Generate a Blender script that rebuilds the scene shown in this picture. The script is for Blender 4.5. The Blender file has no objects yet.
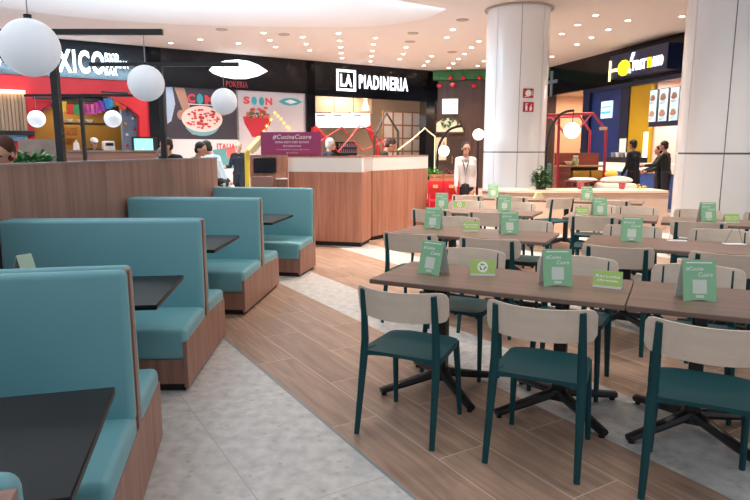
import bpy, bmesh, math, random
from mathutils import Vector, Matrix
random.seed(7)
PI = math.pi
SC = bpy.context.scene
COL = SC.collection
# ---------------------------------------------------------------- camera geometry (750x500 frame)
FPX = 610.0; CAMH = 1.55; PITCH = math.atan(100 / FPX)
def ray(px, py):
    a = (px - 375) / FPX; b = (250 - py) / FPX
    return Vector((a, math.cos(PITCH) + b * math.sin(PITCH), -math.sin(PITCH) + b * math.cos(PITCH)))
def at(px, py, z=0.0):
    d = ray(px, py); t = (z - CAMH) / d.z
    return Vector((d.x * t, d.y * t, z))
def atY(px, py, Y):
    d = ray(px, py); t = Y / d.y
    return Vector((d.x * t, Y, CAMH + d.z * t))
CEIL = 4.72
# ---------------------------------------------------------------- materials
def lin(c):
    if isinstance(c, str):
        c = tuple(int(c[i:i + 2], 16) / 255 for i in (0, 2, 4))
    return tuple(((x / 12.92) if x <= .04045 else ((x + .055) / 1.055) ** 2.4) for x in c) + (1.0,)
MATS = {}
def newmat(name):
    m = bpy.data.materials.new(name); m.use_nodes = True
    nt = m.node_tree
    return m, nt, nt.nodes['Principled BSDF'], nt.nodes, nt.links
def mat(name, c, rough=.5, metal=0, var=.06, scale=8, coat=0, bump=0, emit=0, alpha=1, ec=None, trans=0):
    if name in MATS: return MATS[name]
    m, nt, b, N, L = newmat(name)
    tc = N.new('ShaderNodeTexCoord'); nz = N.new('ShaderNodeTexNoise')
    nz.inputs['Scale'].default_value = scale; nz.inputs['Detail'].default_value = 3
    L.new(tc.outputs['Object'], nz.inputs['Vector'])
    mx = N.new('ShaderNodeMix'); mx.data_type = 'RGBA'
    base = lin(c)
    mx.inputs['A'].default_value = tuple(x * (1 - var) for x in base[:3]) + (1,)
    mx.inputs['B'].default_value = tuple(min(1, x * (1 + var)) for x in base[:3]) + (1,)
    L.new(nz.outputs['Fac'], mx.inputs['Factor']); L.new(mx.outputs['Result'], b.inputs['Base Color'])
    b.inputs['Roughness'].default_value = rough; b.inputs['Metallic'].default_value = metal
    if coat: b.inputs['Coat Weight'].default_value = coat; b.inputs['Coat Roughness'].default_value = .1
    if bump:
        bp = N.new('ShaderNodeBump'); bp.inputs['Strength'].default_value = bump; bp.inputs['Distance'].default_value = .002
        n2 = N.new('ShaderNodeTexNoise'); n2.inputs['Scale'].default_value = 400
        L.new(tc.outputs['Object'], n2.inputs['Vector']); L.new(n2.outputs['Fac'], bp.inputs['Height']); L.new(bp.outputs['Normal'], b.inputs['Normal'])
    if emit:
        b.inputs['Emission Color'].default_value = lin(ec or c); b.inputs['Emission Strength'].default_value = emit
    if trans: b.inputs['Transmission Weight'].default_value = trans
    MATS[name] = m
    return m
def wood(name, c1, c2, axis='z', scale=1.0, rough=.45, fine=14, plank=0):
    """grain stretched along one local axis"""
    m, nt, b, N, L = newmat(name)
    tc = N.new('ShaderNodeTexCoord'); mp = N.new('ShaderNodeMapping')
    s = {'x': (.25, 6, 6), 'y': (6, .25, 6), 'z': (6, 6, .25)}[axis]
    mp.inputs['Scale'].default_value = tuple(v * scale for v in s)
    L.new(tc.outputs['Object'], mp.inputs['Vector'])
    n1 = N.new('ShaderNodeTexNoise'); n1.inputs['Scale'].default_value = 2.2; n1.inputs['Detail'].default_value = 6; n1.inputs['Distortion'].default_value = .6
    n2 = N.new('ShaderNodeTexNoise'); n2.inputs['Scale'].default_value = fine; n2.inputs['Detail'].default_value = 3
    L.new(mp.outputs['Vector'], n1.inputs['Vector']); L.new(mp.outputs['Vector'], n2.inputs['Vector'])
    ad = N.new('ShaderNodeMath'); ad.operation = 'MULTIPLY_ADD'; ad.inputs[1].default_value = .35
    L.new(n2.outputs['Fac'], ad.inputs[0]); L.new(n1.outputs['Fac'], ad.inputs[2])
    rp = N.new('ShaderNodeValToRGB'); rp.color_ramp.elements[0].position = .45; rp.color_ramp.elements[1].position = .9
    rp.color_ramp.elements[0].color = lin(c1); rp.color_ramp.elements[1].color = lin(c2)
    L.new(ad.outputs[0], rp.inputs['Fac']); L.new(rp.outputs['Color'], b.inputs['Base Color'])
    b.inputs['Roughness'].default_value = rough
    MATS[name] = m
    return m
def emis(name, c, s):
    if name in MATS: return MATS[name]
    m, nt, b, N, L = newmat(name)
    b.inputs['Base Color'].default_value = lin(c); b.inputs['Emission Color'].default_value = lin(c)
    b.inputs['Emission Strength'].default_value = s; b.inputs['Roughness'].default_value = .4
    MATS[name] = m
    return m
# ---------------------------------------------------------------- mesh builder
class MB:
    def __init__(s): s.v = []; s.f = []; s.sm = []
    def add(s, vs, fs, smooth=False):
        o = len(s.v); s.v += [tuple(v) for v in vs]; s.f += [tuple(i + o for i in f) for f in fs]; s.sm += [smooth] * len(fs); return s
    def bm(s, b, smooth=False):
        b.verts.index_update()
        s.add([v.co[:] for v in b.verts], [[v.index for v in f.verts] for f in b.faces], smooth); b.free(); return s
    def box(s, x0, x1, y0, y1, z0, z1, bev=0, seg=2, smooth=None):
        b = bmesh.new(); bmesh.ops.create_cube(b, size=1)
        for v in b.verts: v.co = Vector((x0 + (v.co.x + .5) * (x1 - x0), y0 + (v.co.y + .5) * (y1 - y0), z0 + (v.co.z + .5) * (z1 - z0)))
        if bev: bmesh.ops.bevel(b, geom=b.edges[:], offset=bev, segments=seg, profile=.5, affect='EDGES')
        return s.bm(b, bool(bev) if smooth is None else smooth)
    def prism(s, pts, y0, y1):
        """polygon of (x, z) points extruded along y"""
        n = len(pts)
        vs = [(x, y0, z) for x, z in pts] + [(x, y1, z) for x, z in pts]
        fs = [list(range(n)), list(range(2 * n - 1, n - 1, -1))] + [[i, (i + 1) % n + 0, (i + 1) % n + n, i + n][::-1] for i in range(n)]
        return s.add(vs, fs)
    def slab(s, pts, z0, z1):
        """polygon of (x, y) points extruded along z"""
        n = len(pts)
        vs = [(x, y, z0) for x, y in pts] + [(x, y, z1) for x, y in pts]
        fs = [list(range(n - 1, -1, -1)), list(range(n, 2 * n))] + [[i, (i + 1) % n, (i + 1) % n + n, i + n] for i in range(n)]
        return s.add(vs, fs)
    def tube(s, pts, r, n=8, caps=True, flat=None):
        pts = [Vector(p) for p in pts]; rr = r if isinstance(r, (list, tuple)) else [r] * len(pts)
        vs = []; fs = []; up0 = None
        for i, p in enumerate(pts):
            d = (pts[min(i + 1, len(pts) - 1)] - pts[max(i - 1, 0)]).normalized()
            if up0 is None:
                up0 = Vector((0, 0, 1)) if abs(d.z) < .9 else Vector((0, 1, 0))
            a = d.cross(up0).normalized(); c = a.cross(d).normalized(); up0 = c
            for k in range(n):
                t = 2 * PI * k / n + (PI / n if n == 4 else 0)
                q = (math.cos(t) * rr[i], math.sin(t) * rr[i] * (flat or 1))
                vs.append(p + a * q[0] + c * q[1])
        for i in range(len(pts) - 1):
            for k in range(n):
                fs.append([i * n + k, i * n + (k + 1) % n, (i + 1) * n + (k + 1) % n, (i + 1) * n + k])
        if caps: fs.append(list(range(n))[::-1]); fs.append([(len(pts) - 1) * n + k for k in range(n)])
        return s.add(vs, fs, n > 4)
    def ring(s, cx, cy, z, R, r, n=32, m=6):
        vs = []; fs = []
        for i in range(n):
            a = 2 * PI * i / n
            for k in range(m):
                t = 2 * PI * k / m
                q = R + r * math.cos(t); vs.append((cx + q * math.cos(a), cy + q * math.sin(a), z + r * math.sin(t)))
        for i in range(n):
            for k in range(m): fs.append([i * m + k, ((i + 1) % n) * m + k, ((i + 1) % n) * m + (k + 1) % m, i * m + (k + 1) % m])
        return s.add(vs, fs, True)
    def lathe(s, prof, cx=0, cy=0, n=24, smooth=True, caps=True):
        vs = []; fs = []
        for r, z in prof:
            for k in range(n):
                t = 2 * PI * k / n; vs.append((cx + r * math.cos(t), cy + r * math.sin(t), z))
        for i in range(len(prof) - 1):
            for k in range(n): fs.append([i * n + k, i * n + (k + 1) % n, (i + 1) * n + (k + 1) % n, (i + 1) * n + k])
        if caps: fs.append(list(range(n))[::-1]); fs.append([(len(prof) - 1) * n + k for k in range(n)])
        return s.add(vs, fs, smooth)
    def ball(s, c, r, n=20, m=12, sc=(1, 1, 1)):
        vs = []; fs = []
        for i in range(1, m):
            p = PI * i / m
            for k in range(n):
                t = 2 * PI * k / n
                vs.append((c[0] + r * sc[0] * math.sin(p) * math.cos(t), c[1] + r * sc[1] * math.sin(p) * math.sin(t), c[2] + r * sc[2] * math.cos(p)))
        a = len(vs); vs.append((c[0], c[1], c[2] + r * sc[2])); vs.append((c[0], c[1], c[2] - r * sc[2]))
        for i in range(m - 2):
            for k in range(n): fs.append([i * n + k, (i + 1) * n + k, (i + 1) * n + (k + 1) % n, i * n + (k + 1) % n])
        for k in range(n): fs.append([a, k, (k + 1) % n]); fs.append([a + 1, (m - 2) * n + (k + 1) % n, (m - 2) * n + k])
        return s.add(vs, fs, True)
    def cap(s, p, q, r1, r2, n=12):
        """tapered capsule"""
        p = Vector(p); q = Vector(q); d = q - p; L = d.length; d.normalize()
        pts = []; rr = []
        for a in (-80, -50, -20): pts.append(p + d * r1 * math.sin(math.radians(a))); rr.append(r1 * math.cos(math.radians(a)))
        for a in (20, 50, 80): pts.append(q + d * r2 * math.sin(math.radians(a))); rr.append(r2 * math.cos(math.radians(a)))
        return s.tube(pts, rr, n)
    def text(s, txt, x0, x1, z0, z1, y, depth=.01, bold=.0, shear=0):
        cu = bpy.data.curves.new('t', 'FONT'); cu.body = txt; cu.size = 1; cu.extrude = .02; cu.offset = bold; cu.resolution_u = 3; cu.shear = shear; cu.space_character = 1 + bold * 6
        ob = bpy.data.objects.new('t', cu); me = bpy.data.meshes.new_from_object(ob)
        xs = [v.co.x for v in me.vertices]; ys = [v.co.y for v in me.vertices]
        ax, bx, ay, by = min(xs), max(xs), min(ys), max(ys)
        vs = [(x0 + (v.co.x - ax) / (bx - ax) * (x1 - x0), y - (v.co.z + .02) / .04 * depth, z0 + (v.co.y - ay) / (by - ay) * (z1 - z0)) for v in me.vertices]
        fs = [list(p.vertices) for p in me.polygons]
        s.add(vs, fs); bpy.data.objects.remove(ob); bpy.data.curves.remove(cu); bpy.data.meshes.remove(me)
        return s
    def xf(s, M):
        s.v = [tuple(M @ Vector(v)) for v in s.v]; return s
    def mesh(s, name, m, off=(0, 0, 0)):
        me = bpy.data.meshes.new(name)
        me.from_pydata([(v[0] - off[0], v[1] - off[1], v[2] - off[2]) for v in s.v], [], s.f)
        me.polygons.foreach_set('use_smooth', s.sm); me.materials.append(m)
        b = bmesh.new(); b.from_mesh(me); bmesh.ops.recalc_face_normals(b, faces=b.faces[:]); b.to_mesh(me); b.free()
        try: me.set_sharp_from_angle(angle=math.radians(40))
        except Exception: pass
        return me
class Frame:
    """a place with its own axes: x along, y away, z up"""
    def __init__(s, ox, oy, ang):
        s.o = Vector((ox, oy, 0)); s.a = ang; s.u = Vector((math.cos(ang), math.sin(ang), 0)); s.w = Vector((-math.sin(ang), math.cos(ang), 0))
    def hit(s, px, py, y=0.0):
        """where the sight line through a point of the photograph meets the plane y"""
        d = ray(px, py); c = Vector((0, 0, CAMH)); o = s.o + s.w * y
        t = (o - c).dot(s.w) / d.dot(s.w); p = c + d * t
        return ((p - s.o).dot(s.u), p.z)
    def world(s, x, y, z=0): return s.o + s.u * x + s.w * y + Vector((0, 0, z))
    def loc(s, p): return ((p - s.o).dot(s.u), (p - s.o).dot(s.w))
W = Frame(0, 0, 0)
class Thing:
    def __init__(s, name, label, cat, frame=W, o=(0, 0, 0), group=None, rz=0, kind=None):
        s.fr = frame; s.off = Vector(o)
        e = bpy.data.objects.new(name, None); e.empty_display_size = .1; COL.objects.link(e)
        e.location = frame.world(*o); e.rotation_euler = (0, 0, frame.a + rz); s.e = e; s.rz = rz
        e['label'] = label; e['category'] = cat
        if group: e['group'] = group
        if kind: e['kind'] = kind
    def part(s, name, mb, m, parent=None, label=None, kind=None, local=False):
        """verts in frame coordinates unless local"""
        off = (0, 0, 0) if (local or s.rz) else s.off
        me = mb.mesh(name, m, off); o = bpy.data.objects.new(name, me); COL.objects.link(o)
        o.parent = parent or s.e
        if label: o['label'] = label
        if kind: o['kind'] = kind
        return o
def single(name, mb, m, label=None, cat=None, frame=W, o=(0, 0, 0), group=None, kind=None, local=False):
    me = mb.mesh(name, m, (0, 0, 0) if local else o); ob = bpy.data.objects.new(name, me); COL.objects.link(ob)
    ob.location = frame.world(*o); ob.rotation_euler = (0, 0, frame.a)
    if label: ob['label'] = label
    if cat: ob['category'] = cat
    if group: ob['group'] = group
    if kind: ob['kind'] = kind
    return ob
def struct(name, mb, m, frame=W, label=None):
    return single(name, mb, m, frame=frame, kind='structure', label=label)
def copy_tree(o, parent=None):
    c = o.copy(); COL.objects.link(c); c.parent = parent
    for ch in [x for x in o.children]: copy_tree(ch, c)
    return c
ORD = ['first', 'second', 'third', 'fourth', 'fifth', 'sixth', 'seventh', 'eighth', 'ninth', 'tenth']

# ---------------------------------------------------------------- palette
TEAL = mat('teal_leatherette', '72AAB4', .42, var=.05, scale=3, bump=.08)
TEALB = TEAL
BWOOD = wood('booth_wood', '885E50', 'AE8474', 'z', 1.3, .5)
PWOOD = wood('partition_wood', '86655A', 'A38377', 'z', 1.0, .5)
CWOOD = wood('counter_wood', 'A06852', 'C48C74', 'z', 1.2, .45)
TWOOD = wood('table_wood', '6E574D', '90766A', 'x', 1.0, .38)
BACKW = wood('chair_beech', 'D8C6B4', 'E6D6C6', 'x', 1.0, .45)
GREEN = mat('chair_dark_teal', '064349', .5, var=.04)
GREEN.node_tree.nodes['Principled BSDF'].inputs['Specular IOR Level'].default_value = .35
BLACK = mat('black_metal', '0C0E11', .38, var=.05)
BTOP = mat('black_tabletop', '0D0F12', .42, var=.06, scale=20)
BTOP.node_tree.nodes['Principled BSDF'].inputs['Specular IOR Level'].default_value = .2
PLINTH = mat('black_plinth', '141212', .6)
WHITE = mat('white_laminate', 'F0EFEB', .3, var=.02)
CLAD = mat('white_cladding', 'EEF0F1', .2, var=.02, scale=1)
GAP = mat('dark_gap', '6E7074', .7)
FASC = mat('black_gloss_fascia', '0E1016', .13, var=.1)
FASC.node_tree.nodes['Principled BSDF'].inputs['Specular IOR Level'].default_value = .28
FASC2 = mat('black_matt', '15171C', .5)
# ================================================================= FLOOR
def floor_material():
    m, nt, b, N, L = newmat('floor_planks_and_terrazzo')
    tc = N.new('ShaderNodeTexCoord')
    def dot(v):
        n = N.new('ShaderNodeVectorMath'); n.operation = 'DOT_PRODUCT'; n.inputs[1].default_value = v
        L.new(tc.outputs['Object'], n.inputs[0]); return n.outputs['Value']
    c = dot((-.518, .855, 0)); d = dot((.855, .518, 0))
    def mth(op, a, v=None, v2=None):
        n = N.new('ShaderNodeMath'); n.operation = op
        for i, x in enumerate((a, v, v2)):
            if x is None: continue
            if hasattr(x, 'node'): L.new(x, n.inputs[i])
            else: n.inputs[i].default_value = x
        return n.outputs[0]
    cx = N.new('ShaderNodeCombineXYZ'); L.new(mth('SUBTRACT', c, 2.30 - 12), cx.inputs[0]); L.new(mth('SUBTRACT', d, 1.77 - 6.10 - .305), cx.inputs[1])
    br = N.new('ShaderNodeTexBrick'); br.offset = .5; br.offset_frequency = 2; br.squash = 1
    br.inputs['Scale'].default_value = 1; br.inputs['Brick Width'].default_value = 1.2; br.inputs['Row Height'].default_value = .305
    br.inputs['Mortar Size'].default_value = .0035; br.inputs['Mortar Smooth'].default_value = .1; br.inputs['Bias'].default_value = 0
    br.inputs['Color1'].default_value = (0, 0, 0, 1); br.inputs['Color2'].default_value = (1, 1, 1, 1); br.inputs['Mortar'].default_value = (.5, .5, .5, 1)
    L.new(cx.outputs[0], br.inputs['Vector'])
    mp = N.new('ShaderNodeMapping'); mp.inputs['Scale'].default_value = (1.1, 13, 1)
    L.new(cx.outputs[0], mp.inputs['Vector'])
    # shift the grain from plank to plank
    sh = N.new('ShaderNodeVectorMath'); sh.operation = 'ADD'; L.new(mp.outputs[0], sh.inputs[0]); 
    sc_ = N.new('ShaderNodeVectorMath'); sc_.operation = 'SCALE'; sc_.inputs['Scale'].default_value = 9; L.new(br.outputs['Color'], sc_.inputs[0]); L.new(sc_.outputs[0], sh.inputs[1])
    g = N.new('ShaderNodeTexNoise'); g.inputs['Scale'].default_value = 1.6; g.inputs['Detail'].default_value = 7; g.inputs['Distortion'].default_value = 1.0
    L.new(sh.outputs[0], g.inputs['Vector'])
    rp = N.new('ShaderNodeValToRGB'); e = rp.color_ramp.elements; e[0].position = .25; e[1].position = .78
    e[0].color = lin('8C7160'); e[1].color = lin('BE9F8A')
    L.new(g.outputs['Fac'], rp.inputs['Fac'])
    tint = N.new('ShaderNodeMix'); tint.data_type = 'RGBA'; tint.blend_type = 'MULTIPLY'
    tr = N.new('ShaderNodeMapRange'); tr.inputs['To Min'].default_value = .86; tr.inputs['To Max'].default_value = 1.08
    L.new(br.outputs['Color'], tr.inputs['Value'])
    cc = N.new('ShaderNodeCombineColor'); [L.new(tr.outputs[0], cc.inputs[i]) for i in range(3)]
    tint.inputs['Factor'].default_value = 1; L.new(rp.outputs['Color'], tint.inputs['A']); L.new(cc.outputs[0], tint.inputs['B'])
    wm = N.new('ShaderNodeMix'); wm.data_type = 'RGBA'; L.new(br.outputs['Fac'], wm.inputs['Factor']); L.new(tint.outputs['Result'], wm.inputs['A']); wm.inputs['B'].default_value = lin('CDB9A8')
    # terrazzo
    t1 = N.new('ShaderNodeTexNoise'); t1.inputs['Scale'].default_value = 14; t1.inputs['Detail'].default_value = 8; L.new(tc.outputs['Object'], t1.inputs['Vector'])
    t2 = N.new('ShaderNodeTexVoronoi'); t2.inputs['Scale'].default_value = 17; L.new(tc.outputs['Object'], t2.inputs['Vector'])
    r1 = N.new('ShaderNodeValToRGB'); e = r1.color_ramp.elements; e[0].position = .3; e[1].position = .7; e[0].color = lin('B6B6B5'); e[1].color = lin('D8D6D3')
    L.new(t1.outputs['Fac'], r1.inputs['Fac'])
    r2 = N.new('ShaderNodeValToRGB'); e = r2.color_ramp.elements; e[0].position = .1; e[0].color = lin('E2E1DF'); e[1].position = .32; e[1].color = (1, 1, 1, 1)
    L.new(t2.outputs['Distance'], r2.inputs['Fac'])
    # only some cells carry a chip
    r3 = N.new('ShaderNodeMath'); r3.operation = 'GREATER_THAN'; r3.inputs[1].default_value = .6
    sx = N.new('ShaderNodeSeparateColor'); L.new(t2.outputs['Color'], sx.inputs[0]); L.new(sx.outputs[0], r3.inputs[0])
    tm = N.new('ShaderNodeMix'); tm.data_type = 'RGBA'; tm.blend_type = 'MULTIPLY'; L.new(r3.outputs[0], tm.inputs['Factor']); L.new(r1.outputs['Color'], tm.inputs['A']); L.new(r2.outputs['Color'], tm.inputs['B'])
    b2 = N.new('ShaderNodeTexBrick'); b2.offset = 0; b2.inputs['Scale'].default_value = 1; b2.inputs['Brick Width'].default_value = 1.2; b2.inputs['Row Height'].default_value = .61
    b2.inputs['Mortar Size'].default_value = .003; b2.inputs['Mortar Smooth'].default_value = .1
    L.new(cx.outputs[0], b2.inputs['Vector'])
    tg = N.new('ShaderNodeMix'); tg.data_type = 'RGBA'; L.new(b2.outputs['Fac'], tg.inputs['Factor']); L.new(tm.outputs['Result'], tg.inputs['A']); tg.inputs['B'].default_value = lin('ACACAA')
    # zone mask: stone left of d=1.465, then 1.22 m of planks and 0.61 m of stone by turns
    f = mth('FRACT', mth('DIVIDE', mth('SUBTRACT', d, 1.465), 1.83))
    stone = mth('MAXIMUM', mth('GREATER_THAN', f, 1.22 / 1.83), mth('LESS_THAN', d, 1.465))
    zm = N.new('ShaderNodeMix'); zm.data_type = 'RGBA'; L.new(stone, zm.inputs['Factor']); L.new(wm.outputs['Result'], zm.inputs['A']); L.new(tg.outputs['Result'], zm.inputs['B'])
    tr_ = mth('LESS_THAN', mth('ABSOLUTE', mth('SUBTRACT', d, 1.465)), .009)
    fm = N.new('ShaderNodeMix'); fm.data_type = 'RGBA'; L.new(tr_, fm.inputs['Factor']); L.new(zm.outputs['Result'], fm.inputs['A']); fm.inputs['B'].default_value = lin('7F8E92')
    L.new(fm.outputs['Result'], b.inputs['Base Color'])
    b.inputs['Roughness'].default_value = .36
    return m
struct('floor', MB().box(-16, 18, -6, 34, -.1, 0), floor_material(), label='floor of tan wood look planks crossed by pale terrazzo bands')

# ================================================================= WALLS, frames
pA = at(63, 40, CEIL); pB = at(433, 71.5, CEIL); pC = at(550, 68.3, CEIL); pD = at(690, 32, CEIL)
def frame2(p, q): return Frame(p.x, p.y, math.atan2(q.y - p.y, q.x - p.x))
FL = frame2(pA, pB); LL = (pB - pA).length
FB = frame2(pB, pC); LB = (pC - pB).length
FR = frame2(pC, pD); LR = (pD - pC).length
# ================================================================= SEATING AREA: long tables and chairs
TN = Frame(0, 0, math.atan2(-.443, .896))       # x runs along the table rows, y from row to row
def rows(x, y): return TN.world(x, y)
def make_chair():
    t = Thing('dining_chair', 'x', 'chair')
    # seat shell, slightly dished, thick at the rear corners
    b = MB(); nx, ny = 12, 12; vs = []; fs = []
    def zs(u, v): return .452 - .012 * (1 - u * u) * (1 - v * v) + .006 * v - .012 * max(0, v - .6) ** 1 * 1.6
    for side in (0, 1):
        for j in range(ny + 1):
            v = -1 + 2 * j / ny
            for i in range(nx + 1):
                u = -1 + 2 * i / nx
                hw = .218 - .012 * v - (.03 * max(0, v - .72) / .28 * .9) - (.03 * max(0, -v - .8) / .2 * .5)
                yy = .015 + v * .215 - .022 * max(0, abs(u) - .7) / .3 * (1 if v > .9 else 0)
                vs.append((u * hw, yy, zs(u, v) - side * (.018 + .016 * abs(u) ** 3)))
    m = (nx + 1) * (ny + 1)
    for j in range(ny):
        for i in range(nx):
            a = j * (nx + 1) + i; fs.append([a, a + 1, a + nx + 2, a + nx + 1]); a += m; fs.append([a, a + nx + 1, a + nx + 2, a + 1])
    edge = [i for i in range(nx + 1)] + [j * (nx + 1) + nx for j in range(1, ny + 1)] + [ny * (nx + 1) + i for i in range(nx - 1, -1, -1)] + [j * (nx + 1) for j in range(ny - 1, 0, -1)]
    for k in range(len(edge)): p, q = edge[k], edge[(k + 1) % len(edge)]; fs.append([p, p + m, q + m, q])
    b.add(vs, fs, True); t.part('seat', b, GREEN)
    for s in (-1, 1):
        b = MB(); b.tube([(s * .222, -.262, 0), (s * .217, -.225, .2), (s * .212, -.188, .42), (s * .208, -.184, .5), (s * .205, -.198, .64), (s * .203, -.218, .775)],
                         [.0155, .019, .0235, .0225, .0195, .0165], 10, flat=.8)
        b.tube([(s * .212, -.19, .40), (s * .2, -.16, .437), (s * .185, -.1, .44)], [.015, .018, .01], 8)
        t.part('rear_leg', b, GREEN)
        b = MB(); b.tube([(s * .208, .235, 0), (s * .2, .21, .25), (s * .19, .19, .438)], [.014, .0175, .02], 10); t.part('front_leg', b, GREEN)
    # bent plywood backrest
    b = MB(); n = 48; vs = []; fs = []; hz = .079
    for i in range(n + 1):
        u = -1 + 2 * i / n; x = u * .262; y = -.272 + .122 * u * u
        # rounded ends
        e = max(0, abs(u) - .84) / .16; k = math.sqrt(max(0.0, 1 - e * e)) if e else 1
        h = hz * (.58 + .42 * k)
        z = .70
        for dy, dz in ((.006, h), (.0, h), (-.006, h), (-.006, -h), (0, -h), (.006, -h)):
            vs.append((x, y + dy + .02 * 0 + (-.012 * (dz / hz)), z + dz - (abs(dy) > 0) * .002 * (1 if dz > 0 else -1)))
    for i in range(n):
        for k in range(6): fs.append([i * 6 + k, i * 6 + (k + 1) % 6, (i + 1) * 6 + (k + 1) % 6, (i + 1) * 6 + k])
    fs.append(list(range(6))); fs.append([n * 6 + k for k in range(6)][::-1])
    b.add(vs, fs, True); t.part('backrest', b, BACKW)
    for c in t.e.children:
        for v in c.data.vertices: v.co.z = v.co.z * 1.05 + (.012 if c.name.startswith('backrest') else 0)
    return t.e
CHAIR = make_chair(); used = [0]
def place_chair(x, y, face, label, group, rz=0.0):
    """face +1 looks away from the camera, -1 looks towards it"""
    o = CHAIR if not used[0] else copy_tree(CHAIR)
    used[0] = 1
    o.location = rows(x, y); o.rotation_euler.z = TN.a + (0 if face > 0 else PI) + rz
    o['label'] = label; o['category'] = 'chair'; o['group'] = group
    return o
def make_table(length, peds, label, group, x0, y0, dep=.70):
    """x0: left end, y0: near edge, in row coordinates"""
    t = Thing('dining_table', label, 'table', TN, (x0 + length / 2, y0 + dep / 2, 0), group)
    L2 = length / 2; fx = lambda px: px - (x0 + length / 2)
    b = MB().box(-L2 + .002, L2 - .002, -dep / 2, dep / 2, .72, .75, .004, 1, False); t.part('tabletop', b, TWOOD, local=True)
    for p in peds:
        q = fx(p)
        PO = -.06
        b = MB().box(q - .036, q + .036, PO - .036, PO + .036, .08, .70, .006, 1, False)
        b.box(q - .055, q + .055, PO - .055, PO + .055, .06, .13, .012, 1, False)
        ped = t.part('pedestal', b, BLACK, local=True)
        for sx in (-1, 1):
            for sy in (-1, 1):
                b = MB(); b.tube([(q + sx * .02, PO + sy * .02, .105), (q + sx * .16, PO + sy * .16, .066), (q + sx * .30, PO + sy * .30, .030)], [.036, .032, .027], 8, flat=.85)
                b.lathe([(.017, 0), (.017, .03)], q + sx * .285, PO + sy * .285, 10)
                t.part('foot', b, BLACK, ped, local=True)
        b = MB().box(q - .03, q + .03, -.29, .29, .69, .72); b.box(q - .25, q + .25, -.03, .03, .695, .72)
        t.part('top_bracket', b, BLACK, ped, local=True)
    return t
# name, left end, near edge, length, pedestals, front chairs, back chairs, chair offset
ROWS = [
 ('nearest row, left table', 'nearest', -1.70, 3.35, 1.5, (-1.31, -.56), (-1.275, -.548), (-1.32, -.57)),
 ('nearest row, right table', 'nearest', -.20, 3.35, 1.5, (.16, .93), (.175,), (.15, .9)),
 ('second row, left table', 'second', -2.50, 5.40, 1.5, (-2.1, -1.38), (-2.10, -1.38), (-2.12, -1.36)),
 ('second row, right table', 'second', -.71, 5.42, 1.5, (-.35, .4), (-.38, .37), (-.36, .38)),
 ('second row, far right table', 'second', .80, 5.42, 1.5, (1.2, 1.95), (1.15,), (1.15,)),
 ('third row, left table', 'third', -3.08, 7.52, 1.5, (-2.7, -1.95), (-2.72, -1.98), (-2.7, -1.97)),
 ('third row, middle table', 'third', -1.23, 7.60, 1.05, (-.7,), (-.82,), (-.95, -.45)),
 ('third row, right table', 'third', -.14, 7.50, 1.5, (.22, .98), (.22, .95), (.24, .98)),
 ('fourth row, left table', 'fourth', -3.47, 10.0, 1.5, (-3.1, -2.35), (-3.05, -2.33), ()),
 ('fourth row, right table', 'fourth', -1.96, 10.0, 1.5, (-1.6, -.85), (-.85,), ()),
]
for nm, row, x0, y0, ln, peds, fr, bk in ROWS:
    row_, side = nm.split(', ')
    lab = 'brown dining table with black star feet, ' + side + ' of the ' + row_ + ' of tables'
    lab = lab.replace(' table of the', ' one of the')
    make_table(ln, peds, lab, 'dining tables in rows', x0, y0)
    for k, x in enumerate(fr):
        who = ('left one' if k == 0 else 'right one') if len(fr) > 1 else 'only one'
        place_chair(x, y0 - .29, 1, f'dark teal chair, {who} on near side of the {side}, {row_}', 'dark teal dining chairs with beech backrests')
    for k, x in enumerate(bk):
        who = ('left one' if k == 0 else 'right one') if len(bk) > 1 else 'only one'
        place_chair(x, y0 + .70 + .02, -1, f'dark teal chair, {who} on far side of the {side}, {row_}', 'dark teal dining chairs with beech backrests', rz=0)
place_chair(-1.72, 9.72, 1, 'dark teal chair standing askew between the two tables of the fourth row', 'dark teal dining chairs with beech backrests', rz=.9)
# ---------------------------------------------------------------- table cards
CG = mat('card_green', '8CC49A', .45, var=.03); CG2 = mat('card_leaf_green', 'A9CB6E', .45, var=.05, scale=60); CW = mat('card_white', 'E9ECEC', .4, var=.01)
INK = mat('card_white_print', 'F4F7F2', .5, var=0); PALE = mat('card_pale_panel', 'D8E2D8', .5, var=.02)
def tall_card(x, y, rz, label, group='tall green tent cards on the dining tables'):
    p = TN.world(x, y, .75)
    t = Thing('table_card', label, 'table card', Frame(p.x, p.y, rz), (0, 0, .75), group)
    w = .086; h = .215; sl = .05
    def lean(mb, sgn):
        # tilt the upright panel so that both panels meet at the top
        mb.v = [(vx, vy * 1.0 + sgn * (.060 - vz / h * .056), vz) for vx, vy, vz in mb.v]; return mb
    b = MB(); n = 8
    pts = [(-w, 0)] + [(-w + .02 + (2 * w - .04) * i / n, .007 * math.sin(PI * i / n)) for i in range(n + 1)] + [(w, 0), (w, h), (-w, h)]
    t.part('front_panel', lean(MB().prism(pts, -.0012, .0), -1), CG, local=True)
    bk = t.part('back_panel', lean(MB().prism(pts, -.0, .0012), 1), CW, local=True, label='plain white inner side of the card')
    b = MB().text('#Cucina', -w + .018, .02, .158, .180, -.0014, .0008, .004, .2); b.text('Cuore', -.005, w - .018, .128, .150, -.0014, .0008, .004, .2)
    b.box(-w + .02, w - .02, -.0022, -.0014, .198, .204)
    t.part('lettering', lean(b, -1), INK, local=True)
    b = MB().prism([(-.036, .04), (.036, .04), (.036, .112), (-.036, .112)], -.0022, -.0014); b.prism([(-.022, .018), (.022, .018), (.022, .032), (-.022, .032)], -.0022, -.0014)
    t.part('picture_panel', lean(b, -1), PALE, local=True)
    return t
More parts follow.
